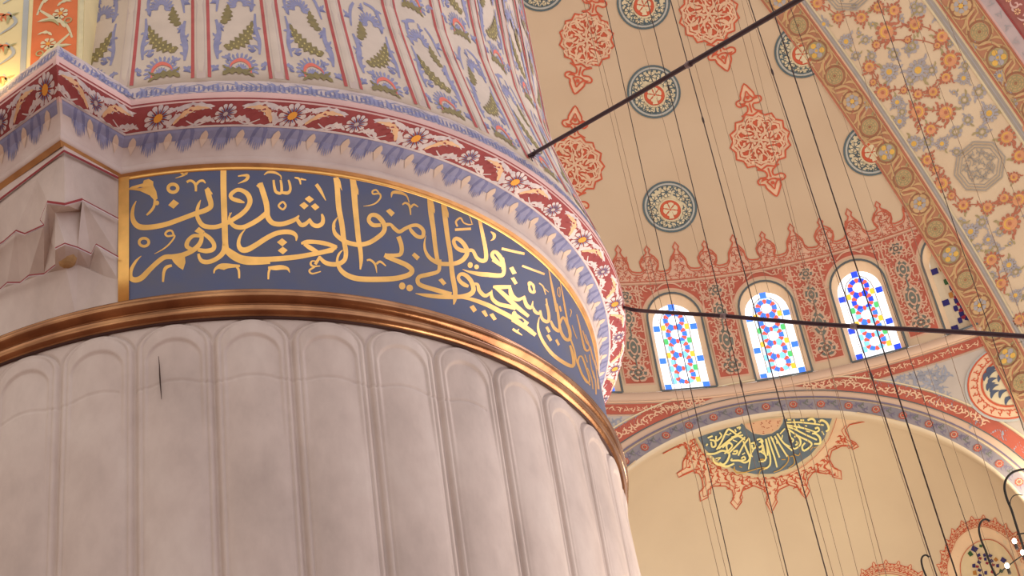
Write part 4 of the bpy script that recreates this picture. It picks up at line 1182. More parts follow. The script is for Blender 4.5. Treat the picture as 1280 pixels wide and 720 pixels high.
p.poly([(866, 543), (900, 532), (935, 522), (985, 514), (1047, 516)]+inner[::-1], M_ivory, 5)
def shr(L, d):
    out = []
    for x, y in L: l = math.hypot(x-cxo, y-535); out.append((cxo+(x-cxo)*(1-d/l), 535+(y-535)*(1-d/l)))
    return out
blue = shr(inner, 4.2)
M_slateb = mat('slate_blue_half_disc', (108, 126, 140), var=.08, scale=2)
p.poly([(871, 545), (900, 535), (930, 526.5), (985, 518), (1041, 519)]+blue[::-1][1:-1], M_slateb, 6)
p.ribbon([(x, y, .6) for x, y in shr(inner, -2.0)], M_coralo, 6, n=2)
sm = [(928, 527.5), (932, 533), (941, 539.5), (953, 541.5), (964, 539.5), (973, 534), (978, 526), (979, 518)]
p.ribbon([(x, y, 3.2) for x, y in [(925, 528)]+sm[1:]], M_slateb, 7, n=3)
p.poly([(930, 526), (945, 522), (962, 519), (979, 518)]+sm[::-1], M_ivory, 8)
p.poly([(931, 527), (945, 523.5), (962, 520.5), (977, 519.5)]+[(954+(x-954)*.93, 528+(y-528)*.93) for x, y in sm[::-1]], M_peachf, 9)
rnd = random.Random(2)
for k in range(46):
    x, y = rnd.uniform(931, 976), rnd.uniform(519.5, 540)
    if in_poly(x, y, [(934, 528), (945, 524.5), (962, 521.5), (975, 520.5), (974, 528), (963, 537), (953, 539), (941, 536)]): p.disc(x, y, .9, M_fred, 10, n=5, ry=.6)
M_gleaf = mat('bright_gold_lettering', (255, 244, 168), rough=.5, var=.06, scale=4)
M_gleaf2 = mat('dull_gold_lettering', (206, 168, 88), rough=.5, var=.06, scale=4)
CAL = S("860,510,8|165,432,12 250,430,14 330,400,14 400,430,14 380,500,14 340,540,14 300,520,12|235,470,10 250,520,14 320,550,16 380,560,16 450,530,12"
 "|270,390,12 320,310,12 380,190,14 420,195,14 480,240,14 560,290,12|180,270,12 230,250,12|200,290,12 250,300,14 260,350,14 225,360,12 215,310,12|265,250,12 270,300,12 320,250,12 300,215,10|290,380,12 400,290,12 520,210,12|330,370,12 440,270,10 540,240,12"
 "|390,430,12 370,350,14 400,320,14 430,350,12 390,400,12 350,430,12|400,420,12 480,340,12 560,260,12|440,410,12 480,400,14 470,430,12 430,430,12|490,450,12 540,350,12 600,270,12|540,300,12 580,400,14 610,480,14 560,520,14 500,500,14 420,500,12 430,480,10"
 "|520,480,12 550,460,12 560,490,12 510,500,12|600,280,12 610,340,12 620,420,12 610,500,10 595,590,8|620,330,12 655,320,14 670,360,14 640,380,12 630,340,12|650,380,10 620,440,10 640,460,10|680,290,12 720,280,12 740,310,12 700,310,12|700,370,14 740,350,16 735,400,16 700,410,12"
 "|720,410,10 770,450,12 760,500,12 700,510,10|770,280,14 785,360,14 790,450,12|165,350,12 180,330,10|400,230,10 420,220,10|475,170,12 510,160,12 500,185,10|435,290,8 480,310,8|200,460,12 215,465,12|455,180,9 470,210,9|420,260,8 470,250,8|560,420,8 530,440,8|260,480,9 310,470,9 280,500,8|350,230,8 400,240,10")
CAL += S("950,505,8|0,330,12 20,390,14 40,470,12 60,520,10|50,320,12 70,400,12 95,500,12 90,590,12 30,630,10|75,305,12 100,390,12 140,510,12 165,610,10|100,295,12 140,380,12 190,510,12|140,290,12 200,390,12 270,500,12|165,265,14 230,360,12 320,440,12|195,270,10 245,215,10"
 "|260,155,12 330,150,12 440,155,12 640,180,10|260,180,14 330,190,12 430,210,12 560,250,10|265,195,12 340,220,12 460,280,12 570,330,12|270,215,12 380,290,12 500,350,14 510,390,12 440,440,14 420,400,12 450,360,12"
 "|335,120,10 350,180,10 370,230,10|290,240,12 300,300,12 330,330,12 310,360,10|340,300,12 370,290,12 400,330,14 400,380,12 350,420,12 320,410,8|360,340,12 375,365,14 350,385,12|400,130,12 440,130,12|475,130,14 520,115,16 550,140,14 545,170,12"
 "|590,150,14 620,130,16 670,160,16 690,220,14 660,245,12|550,215,14 580,205,14 590,235,12 540,260,12|520,265,12 560,270,14 600,310,16 600,365,14 540,370,12|620,240,10 640,280,10|270,125,10 310,125,10|450,185,9 470,190,9|380,170,8 400,200,8|460,240,8 500,250,8|220,280,8 210,330,8|160,340,8 165,370,8|245,370,8 300,400,8|120,310,8 125,340,8")
CAL2 = S("950,505,8|240,460,10 280,500,12 270,560,10 200,630,10 130,660,8|300,500,10 330,500,10 340,570,10 280,620,8|210,530,10 250,530,10|330,470,10 380,490,10 400,460,8|-10,530,12 30,530,12 20,560,10|500,440,8 530,400,8|540,410,8 570,400,8")
CAL2 += S("860,510,8|450,560,10 470,620,12 560,620,10 700,580,10 790,570,8|500,560,10 530,570,10|700,650,8 720,600,10 790,580,10|440,580,8 450,600,8")
for st in CAL: p.ribbon([(x, y, w*1.45) for x, y, w in st], M_gleaf, 12, n=4)
for st in CAL2: p.ribbon(st, M_gleaf2, 12, n=4)
p.build('gold_lettered_half_disc', exed, smooth=False, label='slate blue half disc filled with gold lettering under the arch crown')

# windows low on the exedra with filigree surrounds
def lobed(name_i, arc, tips, lb, pieces):
    cx0 = sum(x for x, y in arc)/len(arc)
    b = Paint(px_exedra, STEP, 7.0)
    b.poly(arc, M_ivory, 4)
    w = b.build('window_%d' % name_i, loc=px_exedra(*arc[len(arc)//2]), smooth=False, kind='structure', label=lb)
    p = Paint(px_exedra, STEP, 7.0)
    # surround
    outer = []
    for i, (x, y, nx, ny) in enumerate(tips):
        tx, ty = -ny, nx; s_ = 3.4
        for (a, q) in ((-1.0, -2.4), (-.55, -1.2), (-.45, .9), (0, 2.8), (.45, .9), (.55, -1.2), (1.0, -2.4)):
            outer.append((x+tx*a*s_+nx*q, y+ty*a*s_+ny*q))
    p.poly(outer+arc[::-1], M_fpale, 1)
    p.ribbon([(x, y, .9) for x, y in outer], M_coralo, 3, n=1)
    p.ribbon([(x, y, .8) for x, y in arc], M_coralo, 5, n=2)
    for f in (.33, .62):
        for i in range(len(arc)-1):
            pass
    m = len(tips)
    for i in range(m*3):
        t = i/(m*3-1)*(m-1); k = min(m-2, int(t)); f = t-k
        x, y = tips[k][0]*(1-f)+tips[k+1][0]*f, tips[k][1]*(1-f)+tips[k+1][1]*f
        nx, ny = tips[k][2], tips[k][3]
        for q, r in ((-2.6, 1.3), (-9.5, 1.0)): p.disc(x+nx*q, y+ny*q, r, M_coralo, 4, n=6)
        hook(p, x-nx*8, y-ny*8, 2.8, i*.8, M_coralo, 4, 1)
    for q in (-5.2, -12):
        p.ribbon([(x+nx*q, y+ny*q, .6) for x, y, nx, ny in tips], M_fred2, 4, n=4)
    p.build('filigree_surround', w, smooth=False, label='vermilion lobed filigree surround')
    p = Paint(px_exedra, STEP, 7.0)
    for (x, y, r, rot, mt) in pieces:
        p.push(x, y, rot); p.poly([(-r, -r*.75), (r, -r*.75), (r*.8, r*.75), (-r*.8, r*.75)], mt, 6); p.pop()
    p.build('coloured_glass', w, smooth=False)
W6 = lambda L: [(1160+x/4.5, 560+y/4.5) for x, y in L]
arc = W6([(215, 830), (192, 720), (187, 650), (208, 592), (250, 545), (310, 515), (370, 515), (430, 550), (478, 612), (508, 680), (530, 760), (545, 830)])
tp = W6([(80, 760), (62, 660), (80, 585), (108, 522), (142, 462), (195, 418), (250, 394), (315, 386), (380, 402), (440, 434), (498, 480), (540, 540), (575, 610)])
def norms(tp, c):
    out = []
    for x, y in tp:
        l = math.hypot(x-c[0], y-c[1]); out.append((x, y, (x-c[0])/l, (y-c[1])/l))
    return out
pc = []
for (x, y, r, ro, mt) in ((268, 565, 4.2, .5, 'n'), (245, 592, 3.4, .9, 'g'), (305, 548, 2.2, .2, 'g'), (432, 628, 3.6, .6, 'n'), (390, 625, 2.6, .8, 'a'), (292, 600, 2.4, -.5, 'n'), (325, 600, 2.2, 1.2, 'n'), (358, 603, 2.4, .4, 'n'), (300, 618, 2.0, .3, 'r'), (340, 645, 2.0, .3, 'r'), (294, 640, 2.4, .6, 'n'), (330, 622, 2.2, 1.4, 'n'), (365, 632, 2.4, .9, 'n'), (375, 655, 2.0, .3, 'r'), (400, 660, 2.4, 1.5, 'n'), (265, 660, 2.6, 1.5, 'n'), (285, 665, 2.0, .2, 'r'), (270, 700, 3.0, 1.4, 'a'), (297, 685, 2.4, .5, 'n'), (332, 700, 2.4, 1.5, 'n'), (370, 695, 2.2, .5, 'r'), (300, 715, 2.2, .4, 'n'), (420, 690, 2.6, .5, 'g')):
    q = W6([(x, y)])[0]; pc.append((q[0], q[1], r, ro, {'n': M_navy, 'g': M_dgreen, 'a': M_damber, 'r': M_maroon}[mt]))
lobed(6, arc, norms(tp, W6([(340, 800)])[0]), 'unlit arched window with vermilion lobed surround at the bottom right', pc)
K8 = lambda L: [(1000+x/8, 630+y/8) for x, y in L]
arc2 = K8([(680, 860), (700, 760), (760, 715), (870, 690), (980, 705), (1060, 740), (1110, 860)])
tp2 = K8([(560, 780), (625, 665), (740, 598), (862, 578), (988, 588), (1105, 622), (1215, 690), (1290, 800)])
lobed(7, arc2, norms(tp2, K8([(890, 1100)])[0]), 'top of a lobed window surround at the bottom edge', [])
# ---- great arch soffit on the right
M_acream = mat('arch_cream_plaster', (222, 202, 172), var=.05, scale=.8, rgb2=(214, 190, 160))
M_astrip = mat('arch_scroll_strip_ground', (188, 136, 106), var=.12, scale=3, rgb2=(176, 122, 94))
M_tanleaf = mat('tan_leaf_paint', (204, 170, 124), var=.08, scale=4)
M_brown = mat('brown_scroll_paint', (156, 116, 88), var=.1, scale=4)
M_brick = mat('arch_brick_red', (184, 116, 92), var=.1, scale=4)
M_lav = mat('lavender_grey_paint', (172, 168, 170), var=.08, scale=4)
M_lavd = mat('dusty_blue_flower', (170, 164, 166), var=.1, scale=5)
M_forg = mat('orange_flower', (216, 156, 116), var=.1, scale=5)
M_fyel = mat('yellow_flower_heart', (224, 180, 92), var=.08, scale=5)
M_khaki = mat('khaki_leaf', (168, 154, 114), var=.1, scale=5)
M_greyg = mat('grey_medallion_line', (164, 156, 146), var=.06, scale=5)
b = MB()
ts = [-9, -6, -3]+[i*.3 for i in range(0, 90)]
ds = [-.12, 0, .6, 1.2, 1.8, 2.4, 3.0, 3.6, 4.6, 6.5, 9.0]
b.grid([[surf_arch(t, d) for t in ts] for d in ds[1:]], M_acream)
b.grid([[surf_arch(t, 0, 0) for t in ts], [surf_arch(t, 0, -.35) for t in ts]], M_acream)
garch = b.build('trim_3', loc=surf_arch(0, 0), kind='structure', label='wide great arch underside painted with garlands between scroll borders, at the right')
p = Paint(surf_arch, .006, .3)
T = [i*.25 for i in range(-34, 100)]
def band(d0, d1, mt, lay): p.ribbon([(t, (d0+d1)/2, d1-d0) for t in T], mt, lay, n=1)
def scroll_strip(d0, d1, off=0):
    w = d1-d0; m = (d0+d1)/2
    band(d0, d1, M_astrip, 1); band(d0, d0+.035, M_brick, 6); band(d1-.035, d1, M_brick, 6); band(d0+.045, d0+.065, M_tanleaf, 5); band(d1-.065, d1-.045, M_tanleaf, 5)
    k = 0; t = -2-.62*10+off
    while t < 18:
        up = 1 if k % 2 else -1; R0 = w*.36
        # S stem around the rosette
        p.ribbon([(t-.30, m-up*w*.30, .02), (t-.18, m-up*w*.36, .045), (t+.02, m-up*w*.40, .05), (t+.20, m-up*w*.22, .045), (t+.27, m+up*w*.05, .04), (t+.33, m+up*w*.30, .03)], M_tanleaf, 2)
        p.ring(t, m, R0*.98, .025, M_brown, 3, n=22); p.ring(t, m, R0*1.1, .03, M_tanleaf, 2, n=22)
        p.leaf(t+.14, m-up*.24*w, t+.42, m+up*.34*w, .075, M_tanleaf, 4, bend=-.18*up); p.leaf(t+.18, m-up*.18*w, t+.36, m+up*.24*w, .025, M_brick, 5, bend=-.18*up)
        p.leaf(t+.24, m-.42*w*up, t+.38, m-.12*w*up, .05, M_tanleaf, 3, bend=.2); p.leaf(t+.20, m+.42*w*up, t+.12, m+.28*w*up, .04, M_khaki, 3)
        c = k % 4
        if c == 0:
            p.disc(t, m, R0*.85, M_khaki, 3, n=16)
            for q in range(6): a = q*1.047; p.disc(t+R0*.5*math.cos(a), m+R0*.5*math.sin(a), R0*.26, M_lavd if q % 2 else M_fyel, 4, n=8)
            p.disc(t, m, R0*.28, M_lav, 5, n=8); p.disc(t, m, R0*.14, M_fyel, 6, n=8)
        elif c == 2:
            p.petals(t, m, R0*.86, 6, M_tanleaf, 3, fat=.95)
            p.petals(t, m, R0*.6, 6, M_lav, 4, fat=.9, rot=.5); p.disc(t, m, R0*.22, M_fyel, 5, n=8)
        else:
            p.disc(t, m, R0*.8, M_tanleaf, 3, n=16)
            for rr in (.70, .48, .26): p.ring(t+.0, m, R0*rr, .022, M_khaki, 4, n=16); 
            p.petals(t, m, R0*.62, 9, M_khaki, 4, fat=.35); p.disc(t, m, R0*.15, M_brown, 5, n=6)
        for q in range(9):
            a = q*.7; p.leaf(t+R0*.95*math.cos(a), m+R0*.95*math.sin(a), t+R0*1.2*math.cos(a+.3), m+R0*1.2*math.sin(a+.3), .03, M_brick, 3)
        t += .62; k += 1
scroll_strip(.02, .60, off=.12)
band(.60, .63, M_peachf, 3); band(.63, .72, M_greyg, 3); band(.665, .685, M_lav, 4); band(.72, .75, M_ivory, 3)
band(2.50, 2.54, M_ivory, 3); band(2.54, 2.66, M_greyg, 3); band(2.59, 2.61, M_lav, 4); band(2.66, 2.70, M_ivory, 3)
scroll_strip(2.70, 3.32, off=.35)
band(3.32, 3.36, M_pink, 3); band(3.36, 3.58, mat('lilac_plaster_strip', (190, 172, 172), var=.08, scale=3), 3); band(3.58, 3.62, M_red, 4)
band(3.62, 4.0, mat('arch_madder_ground', (158, 96, 90), var=.1, scale=3), 2)
band(4.0, 4.3, mat('arch_dusty_blue', (140, 136, 152), var=.1, scale=3), 2)
for k in range(60):
    t = -2+k*.3; hook(p, t, 3.47, .07, k*1.3, M_lavd, 5, 1); hook(p, t, 3.82, .12, k*.9, M_pink, 3, 1); p.petals(t+.15, 3.78, .06, 7, M_peach, 4)
p.build('scroll_borders', garch, smooth=False, label='brown scroll borders with rosettes along the arch')
# flowers placed as in the photograph
p = Paint(surf_arch, .006)
def flower(px_, py_, r_, kind, rnd):
    t, d = px_to_arch(px_, py_); r = r_*.0155
    p.push(t, d, rnd.uniform(0, 6))
    if kind == 'o':
        p.petals(0, 0, r, 11, M_brick, 3, fat=.75, inner=.3); p.disc(0, 0, r*.72, M_forg, 4, n=12)
        p.ring(0, 0, r*.48, r*.16, M_fyel, 5, n=12, a0=20, a1=250); p.disc(0, 0, r*.2, M_brick, 6, n=7)
        for a in (0, 2.1, 4.0):
            p.leaf(r*math.cos(a), r*math.sin(a), r*1.7*math.cos(a+.3), r*1.7*math.sin(a+.3), r*.4, M_khaki if a == 2.1 else M_brick, 2, bend=.2, teeth=2)
    elif kind == 'b':
        p.petals(0, 0, r, 12, M_lavd, 3, fat=.8, inner=.3); p.disc(0, 0, r*.6, M_lav, 4, n=10); p.disc(0, 0, r*.36, M_fyel, 5, n=8)
        for a in (.5, 2.6, 4.7): p.leaf(r*.9*math.cos(a), r*.9*math.sin(a), r*1.8*math.cos(a+.3), r*1.8*math.sin(a+.3), r*.45, M_khaki if a < 1 else M_lavd, 2, bend=.25, teeth=2)
    else:
        p.petals(0, 0, r, 7, M_lavd, 2, fat=.85); p.ring(0, 0, r*.5, r*.2, M_khaki, 3, n=10); p.leaf(r*.5, 0, r*1.7, r*.4, r*.5, M_khaki, 2, bend=.2, teeth=2); p.leaf(-r*.5, 0, -r*1.6, -r*.5, r*.5, M_lavd, 2, bend=.2, teeth=2)
    p.pop()
rnd = random.Random(11)
OR_ = [(1022, 4, 9), (1048, 22, 8), (1077, 22, 9), (1098, 9, 8), (1118, 13, 9), (1108, 40, 13), (1144, 31, 10), (1178, 46, 10), (1188, 75, 12), (1183, 97, 8), (1167, 115, 8), (1148, 118, 7), (1130, 113, 5), (1104, 116, 11), (1087, 84, 9), (1092, 103, 5), (1148, 140, 12), (1183, 141, 12), (1164, 162, 9), (1096, 56, 6), (1135, 50, 5), (1172, 57, 5), (1160, 200, 9), (1178, 230, 11), (1205, 257, 9), (1235, 260, 9), (1256, 248, 8), (1259, 172, 11), (1275, 195, 10), (1274, 250, 11), (1263, 280, 13), (1240, 325, 10), (1252, 355, 9), (1170, 212, 6), (1190, 245, 6), (1268, 222, 7), (1285, 160, 9), (1300, 300, 12), (1275, 400, 9), (1040, -10, 10), (1085, -15, 10), (1122, -20, 10), (1150, -40, 10), (1310, 350, 10), (1296, 420, 9)]
for x, y, r in OR_: flower(x, y, r, 'o', rnd)
BL = [(1058, 52, 9), (1112, 90, 11), (1148, 88, 13), (1122, 128, 8), (1125, 152, 8), (1205, 98, 8), (1237, 142, 11), (1143, 180, 10), (1214, 290, 10), (1262, 332, 9), (1178, 180, 8), (1250, 95, 7), (1236, 300, 7), (1270, 370, 8), (1030, 30, 7)]
for x, y, r in BL: flower(x, y, r, 'b', rnd)
GR_ = [(1140, 58, 9), (1136, 62, 6), (1118, 68, 8), (1082, 50, 6), (1165, 88, 7), (1207, 82, 6), (1224, 115, 9), (1206, 125, 8), (1228, 165, 8), (1195, 165, 8), (1138, 100, 7), (1210, 150, 7), (1175, 20, 8), (1150, 12, 8), (1187, 55, 5), (1128, 140, 6), (1160, 178, 8), (1108, 150, 6), (1070, 70, 6), (1200, 280, 8), (1228, 278, 8), (1244, 312, 8), (1290, 270, 8), (1258, 395, 8), (1270, 340, 7), (1222, 310, 6), (1240, 345, 6), (1215, 60, 6), (1143, 8, 6), (1090, 70, 6), (1265, 130, 7), (1262, 110, 7), (1275, 425, 7), (1196, 190, 6), (1250, 290, 6), (1085, 130, 6), (1170, 5, 7), (1185, 30, 6), (1068, 8, 4)]
for x, y, r in GR_: flower(x, y, r, 'g', rnd)
# loose sprigs between the flowers
busy = [(px_to_arch(x, y), r*.0155) for L_ in (OR_, BL, GR_) for x, y, r in L_]+[(px_to_arch(1225, 208), .5), (px_to_arch(1060, -18), .5)]
rn2 = random.Random(21); n_ = 0
while n_ < 260:
    t, d = rn2.uniform(-8, 16), rn2.uniform(.86, 2.42); n_ += 1
    if any(math.hypot(t-q[0][0], d-q[0][1]) < q[1]*1.25+.05 for q in busy): continue
    busy.append(((t, d), .07)); p.push(t, d, rn2.uniform(0, 6))
    mt = rn2.choice((M_lavd, M_lavd, M_khaki, M_brick))
    p.leaf(-.1, 0, .02, .03, .06, mt, 1, bend=.2, teeth=2); p.leaf(0, 0, .11, -.04, .055, mt, 1, bend=-.2, teeth=2); p.leaf(0, 0, .02, .11, .05, M_khaki, 1, teeth=2)
    p.petals(0, 0, .05, 6, mt if mt != M_khaki else M_lavd, 2); p.disc(0, 0, .016, M_fyel, 3, n=6)
    p.pop()
# grey octagonal medallions
for q in ((1225, 208), (1060, -18)):
    t, d = px_to_arch(*q)
    for rr, w_ in ((.50, .03), (.44, .025), (.38, .02)):
        p.ribbon([(t+rr*math.cos(k*math.pi/4+.3), d+rr*math.sin(k*math.pi/4+.3), w_) for k in range(9)], M_greyg, 4, n=1)
    for k in range(16):
        a = k*.3927; hook(p, t+.24*math.cos(a), d+.24*math.sin(a), .085, a*2, M_greyg, 4, 1 if k % 2 else -1)
        if k % 3 == 0: hook(p, t+.1*math.cos(a), d+.1*math.sin(a), .07, a*3, M_greyg, 4, 1)
# tiny leaves and stems binding the garland
for (x0, y0, _), (x1, y1, _) in zip(OR_, OR_[1:]):
    if math.hypot(x1-x0, y1-y0) < 45:
        a = px_to_arch(x0, y0); c = px_to_arch(x1, y1)
        p.ribbon([(a[0], a[1], .02), ((a[0]+c[0])/2+.03, (a[1]+c[1])/2+.03, .02), (c[0], c[1], .02)], M_brick, 2, n=3)
        p.leaf((a[0]+c[0])/2, (a[1]+c[1])/2, (a[0]+c[0])/2+.10, (a[1]+c[1])/2+.08, .05, M_brick, 2, teeth=2)
p.build('painted_garlands', garch, smooth=False, label='orange and grey blue flower garlands')
# ================================================================ rods, cables, lamp
M_iron = mat('dark_iron', (62, 42, 48), rough=.55, metal=.5, var=.2, scale=8)
M_wire = mat('dark_steel_cable', (128, 100, 78), rough=.6, metal=.4, var=.2, scale=6)
M_wired = mat('blackened_steel_cable', (66, 50, 46), rough=.6, metal=.4, var=.2, scale=6)
def rod(name, pts, rad, label, marks=(), tuft=None):
    """pts: (px, py, distance)"""
    P3 = [ray(x, y)*t for x, y, t in catmull(pts, 6)]
    root = empty(name, P3[0], label=label, cat='tie rod')
    b = MB(); b.tube(P3, rad, M_iron, 10); b.build('bar', root)
    for (x, y, t) in marks:
        b = MB(); c = ray(x, y)*t; d = (P3[-1]-P3[0]).normalized(); b.tube([c-d*.02, c+d*.02], rad*1.35, mat('worn_steel', (130, 112, 112), rough=.4, metal=.6), 10); b.build('coupling_ring', root, label='paler worn ring')
    return root, P3
t0 = px_to_cyl(656, 198, 2.46); 
r1, P1 = rod('tie_rod', [(655, 198.5, 11.35), (700, 173, 10.6), (800, 116, 9.4), (900, 57.5, 8.4), (1000, -1, 7.6), (1120, -71, 6.8)], .0125, 'straight dark iron tie rod running from the painted drum up to the top edge', marks=[(861, 80.5, 8.75)])
b = MB(); rnd = random.Random(4)
c = ray(668, 192)*11.1
for k in range(16):
    e = c+Vector((rnd.uniform(-.05, .05), rnd.uniform(-.03, .03), rnd.uniform(-.045, .02))); b.tube([c+Vector((rnd.uniform(-.03, .03), 0, rnd.uniform(-.01, .01))), e], .003, M_iron, 5)
b.build('wire_tuft', r1, label='small tuft of loose binding wire')
r2, P2 = rod('tie_rod', [(762, 378, 12.6), (784, 385.5, 12.1), (800, 388.2, 12), (840, 391, 11.6), (905, 395, 11.1), (990, 402.5, 10.6), (1068, 408, 10.2), (1180, 414, 9.7), (1290, 421, 9.3), (1400, 428, 9)], .0130, 'dark iron tie rod crossing in front of the coloured windows', marks=[(905, 395, 11.08), (1068, 408, 10.18)])

CABLES = [  # x at top edge, x at bottom edge, width px, distance, dark?, label
 (729, 899, .75, 15, 0, 'hair thin cable, leftmost of the hanging cables'),
 (734, 909, .75, 15.2, 0, 'hair thin cable just right of the leftmost one'),
 (756, 915, 1.1, 14, 1, 'dark cable passing left of the lower roundel and through the leftmost lit window'),
 (789, 981, .6, 16, 0, 'hair thin cable crossing the middle of the lower roundel'),
 (809, 985, 1.25, 13.5, 1, 'dark cable brushing the right side of the lower roundel'),
 (838, 1034, 1.5, 13, 1, 'thickest dark cable left of the large red pendant'),
 (847, 1042, .8, 14.6, 0, 'thin cable just right of the thickest dark cable'),
 (866, 1054, .6, 15.4, 0, 'hair thin cable left of the large red pendant'),
 (893, 1073, .7, 15.8, 0, 'hair thin cable passing behind the left of the large red pendant'),
 (916, 1108, 1.0, 14.4, 0, 'thin cable crossing the large red pendant'),
 (927, 1100, .6, 14.8, 0, 'hair thin cable right beside the crossing of the large red pendant'),
 (936, 1171, 1.6, 12.5, 1, 'heavy dark cable passing through the rightmost lit window'),
 (933, 1168, .8, 12.8, 0, 'thin cable twinned with the heavy dark one'),
 (962, 1196, 1.4, 12.2, 1, 'dark beaded chain passing through the rightmost lit window'),
 (985, 1230, .9, 14, 1, 'thin dark cable starting left of the upper cut roundel'),
 (1006, 1246, .5, 15, 0, 'hair thin cable between the two cut roundels'),
 (1050, 1275, .8, 13.6, 0, 'thin cable starting over the grey octagon at the top edge'),
 (1097, 1342, 1.1, 13, 1, 'dark cable crossing the upper flower garland'),
 (1136, 1392, .8, 13.4, 0, 'thin cable crossing the right of the upper garland'),
 (1176, 1450, .8, 13.2, 0, 'thin cable crossing the lower garland octagon'),
 (1218, 1510, .6, 13.8, 0, 'hair thin cable nearest the top right corner'),
]
for i, (xa, xb, w, D_, dk, lb) in enumerate(CABLES):
    m = (xb-xa)/720.0
    def at(y):
        d = ray(xa+m*y, y); return d*(D_/math.hypot(d.x, d.y))
    ys = [-260, -60, 140, 360, 560, 760, 940]
    pts = [at(y) for y in ys]; rad = w*(.5 if dk else .42)*pts[3].length/FPX
    root = empty('hanging_cable', pts[-1], label=lb, cat='cable', group='cables and chains hung from the vaults for the lamps')
    b = MB(); b.tube(pts, rad, M_wired if dk else M_wire, 6); b.build('wire', root)
    if 'chain' in lb:
        b = MB(); L_ = pts[-1]-pts[0]; n_ = 190
        for k in range(n_):
            c = pts[0]+L_*(k/n_); u = L_.normalized()
            y = -260+1200*k/n_; c = at(y); b.tube([c-u*.045, c+u*.045], rad*1.35, M_wired, 5)
        b.build('chain_links', root)
    if w >= 1.25 and 'chain' not in lb:
        for y in ((190+40*i) % 300+60, (520+70*i) % 250+430):
            c = at(y); u = (pts[-1]-pts[0]).normalized(); b = MB(); b.tube([c-u*.05, c-u*.02, c+u*.02, c+u*.05], [rad, rad*2, rad*2, rad], M_wired, 6); b.build('splice', root)

# chandelier arms at the lower right
M_black = mat('blackened_iron', (44, 40, 36), rough=.5, metal=.5, var=.2)
M_bulb = glow('lit_bulb_glass', (255, 246, 225), 9.0)
M_cap = mat('bulb_socket', (60, 54, 48), rough=.5)
DL = 12.0
def at(x, y, D_=DL): d = ray(x, y); return d*(D_/math.hypot(d.x, d.y))
ch = empty('chandelier', at(1275, 800), label='black iron chandelier arms with lit bulbs at the bottom right corner', cat='chandelier')
def arm(pts, w, root, name='curved_arm', lb=None):
    q = catmull([(x, y) for x, y in pts], 5); P3 = [at(x, y) for x, y in q]; r = w*.5*P3[0].length/FPX
    b = MB(); b.tube(P3, r, M_black, 8); return b.build(name, root, label=lb)
arm(W6([(600, 115), (540, 120), (482, 134), (443, 170), (430, 218), (442, 280), (470, 350), (498, 440), (530, 540), (560, 640), (600, 760), (640, 880)]), 3.0, ch)
arm(W6([(532, 266), (505, 262), (478, 272), (463, 300), (466, 335), (480, 372)]), 1.2, ch, 'small_hook')
arm(W6([(346, 412), (330, 402), (308, 406), (291, 430), (287, 465), (300, 520), (325, 580), (350, 650), (378, 716), (420, 830)]), 2.6, ch)
arm(W6([(360, 735), (440, 672), (530, 605), (640, 540)]), 1.6, ch, 'cross_bar')
arm(W6([(500, 486), (540, 480), (620, 470)]), 2.0, ch, 'cross_bar')
for (x, y) in ((486, 524), (533, 588), (445, 662)):
    X_, Y_ = W6([(x, y)])[0]; c = at(X_, Y_, DL-.05)
    b = MB(); b.tube([c+Vector((0, 0, -.025)), c+Vector((0, 0, -.065))], .012, M_cap, 8); so = b.build('bulb_socket', ch)
    b = MB(); b.ball(c, .016, M_bulb, 7, sz=1.35); bo = b.build('lamp_bulb', so, label='glowing bulb')
hk = empty('lamp_hook', at(1165, 800), label='black iron lamp hook at the bottom edge left of the chandelier arms', cat='hook')
arm([(960+x/3.27, 500+y/3.27) for x, y in ((658, 642), (646, 634), (632, 640), (627, 658), (634, 690), (648, 724), (680, 800), (720, 900))], 2.4, hk, 'hook_rod')

# floor far below
b = MB(); b.add([Vector((-22, -14, -EYE)), Vector((24, -14, -EYE)), Vector((24, 34, -EYE)), Vector((-22, 34, -EYE))], [(0, 1, 2, 3)], mat('patterned_red_carpet', (150, 112, 92), rough=.95, var=.2, scale=2))
b.build('floor', loc=(0, 8, -EYE), kind='structure')

# ================================================================ light and camera
def area(name, loc, target, size, power, rgb, size_y=None):
    L = bpy.data.lights.new(name, 'AREA'); L.energy = power; L.color = lin(rgb); L.shape = 'RECTANGLE'; L.size = size; L.size_y = size_y or size
    o = bpy.data.objects.new(name, L); COL.objects.link(o); o.location = Vector(loc)+Vector((0, 0, EYE))
    o.rotation_euler = (Vector(target)-Vector(loc)).to_track_quat('-Z', 'Y').to_euler(); return o
def point(name, loc, power, rgb, r=.1):
    L = bpy.data.lights.new(name, 'POINT'); L.energy = power; L.color = lin(rgb); L.shadow_soft_size = r
    o = bpy.data.objects.new(name, L); COL.objects.link(o); o.location = Vector(loc)+Vector((0, 0, EYE)); return o
w = bpy.data.worlds.new('mosque_daylight'); scene.world = w; w.use_nodes = True
nt = w.node_tree; bg = nt.nodes['Background']
tc = nt.nodes.new('ShaderNodeTexCoord'); sep = nt.nodes.new('ShaderNodeSeparateXYZ')
nt.links.new(tc.outputs['Generated'], sep.inputs[0])
mr = nt.nodes.new('ShaderNodeMapRange'); mr.inputs['From Min'].default_value = -1; mr.inputs['From Max'].default_value = 1
nt.links.new(sep.outputs['X'], mr.inputs['Value'])
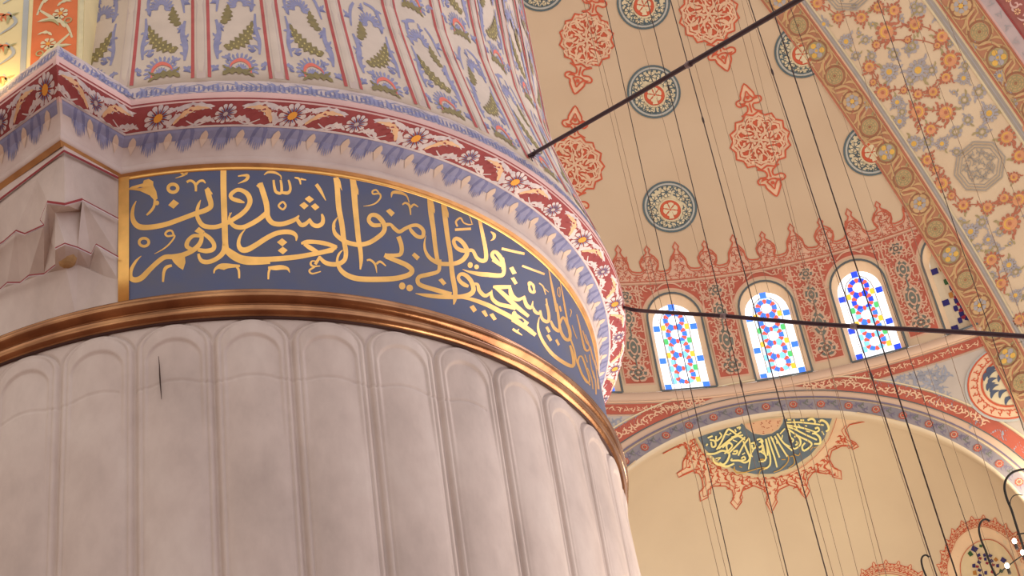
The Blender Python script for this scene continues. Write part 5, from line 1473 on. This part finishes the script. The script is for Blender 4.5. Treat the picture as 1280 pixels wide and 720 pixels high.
rp = nt.nodes.new('ShaderNodeValToRGB'); nt.links.new(mr.outputs['Result'], rp.inputs['Fac'])
e = rp.color_ramp.elements; e[0].position = 0; e[0].color = (*WL, 1); e[1].position = 1; e[1].color = (*WR, 1)
k = rp.color_ramp.elements.new(.55); k.color = (*WM, 1)
nz = nt.nodes.new('ShaderNodeTexNoise'); nz.inputs['Scale'].default_value = 3.2; nz.inputs['Detail'].default_value = 3
nt.links.new(tc.outputs['Generated'], nz.inputs['Vector'])
r3 = nt.nodes.new('ShaderNodeValToRGB'); r3.color_ramp.elements[0].position = .38; r3.color_ramp.elements[0].color = (.55, .55, .55, 1)
r3.color_ramp.elements[1].position = .66; r3.color_ramp.elements[1].color = (1.65, 1.65, 1.65, 1)
nt.links.new(nz.outputs['Fac'], r3.inputs['Fac'])
mx = nt.nodes.new('ShaderNodeMix'); mx.data_type = 'RGBA'; mx.blend_type = 'MULTIPLY'; mx.inputs['Factor'].default_value = 1
nt.links.new(rp.outputs['Color'], mx.inputs['A']); nt.links.new(r3.outputs['Color'], mx.inputs['B'])
nt.links.new(mx.outputs['Result'], bg.inputs['Color']); bg.inputs['Strength'].default_value = WS
point('corner_uplight', (XW-.50, YW-.16, 7.52), UPL, (255, 205, 120), .05)
point('chandelier_glow', at(1325, 610, 27.6), CHG, (255, 240, 212), .4)
area('daylight_right', (9.2, 11.5, 14.5), (-.4, 9.2, 6.5), 5.2, DLR, (250, 240, 246))
area('lamps_below', (6, 14, 0), (5, 22, 18), 12, LMB, (255, 244, 228))

cam = bpy.data.cameras.new('camera'); co = bpy.data.objects.new('camera', cam); COL.objects.link(co)
cam.sensor_fit = 'HORIZONTAL'; cam.sensor_width = 36.0; cam.lens = 36.0*FPX/1280.0; cam.clip_end = 200; cam.clip_start = .05
co.matrix_world = Matrix.Translation((0, 0, EYE)) @ CAM_R.to_4x4()
scene.camera = co
vs_ = scene.view_settings; vs_.view_transform = 'Standard'; vs_.look = 'None'; vs_.gamma = 1; vs_.use_curve_mapping = False; vs_.exposure = EXPO
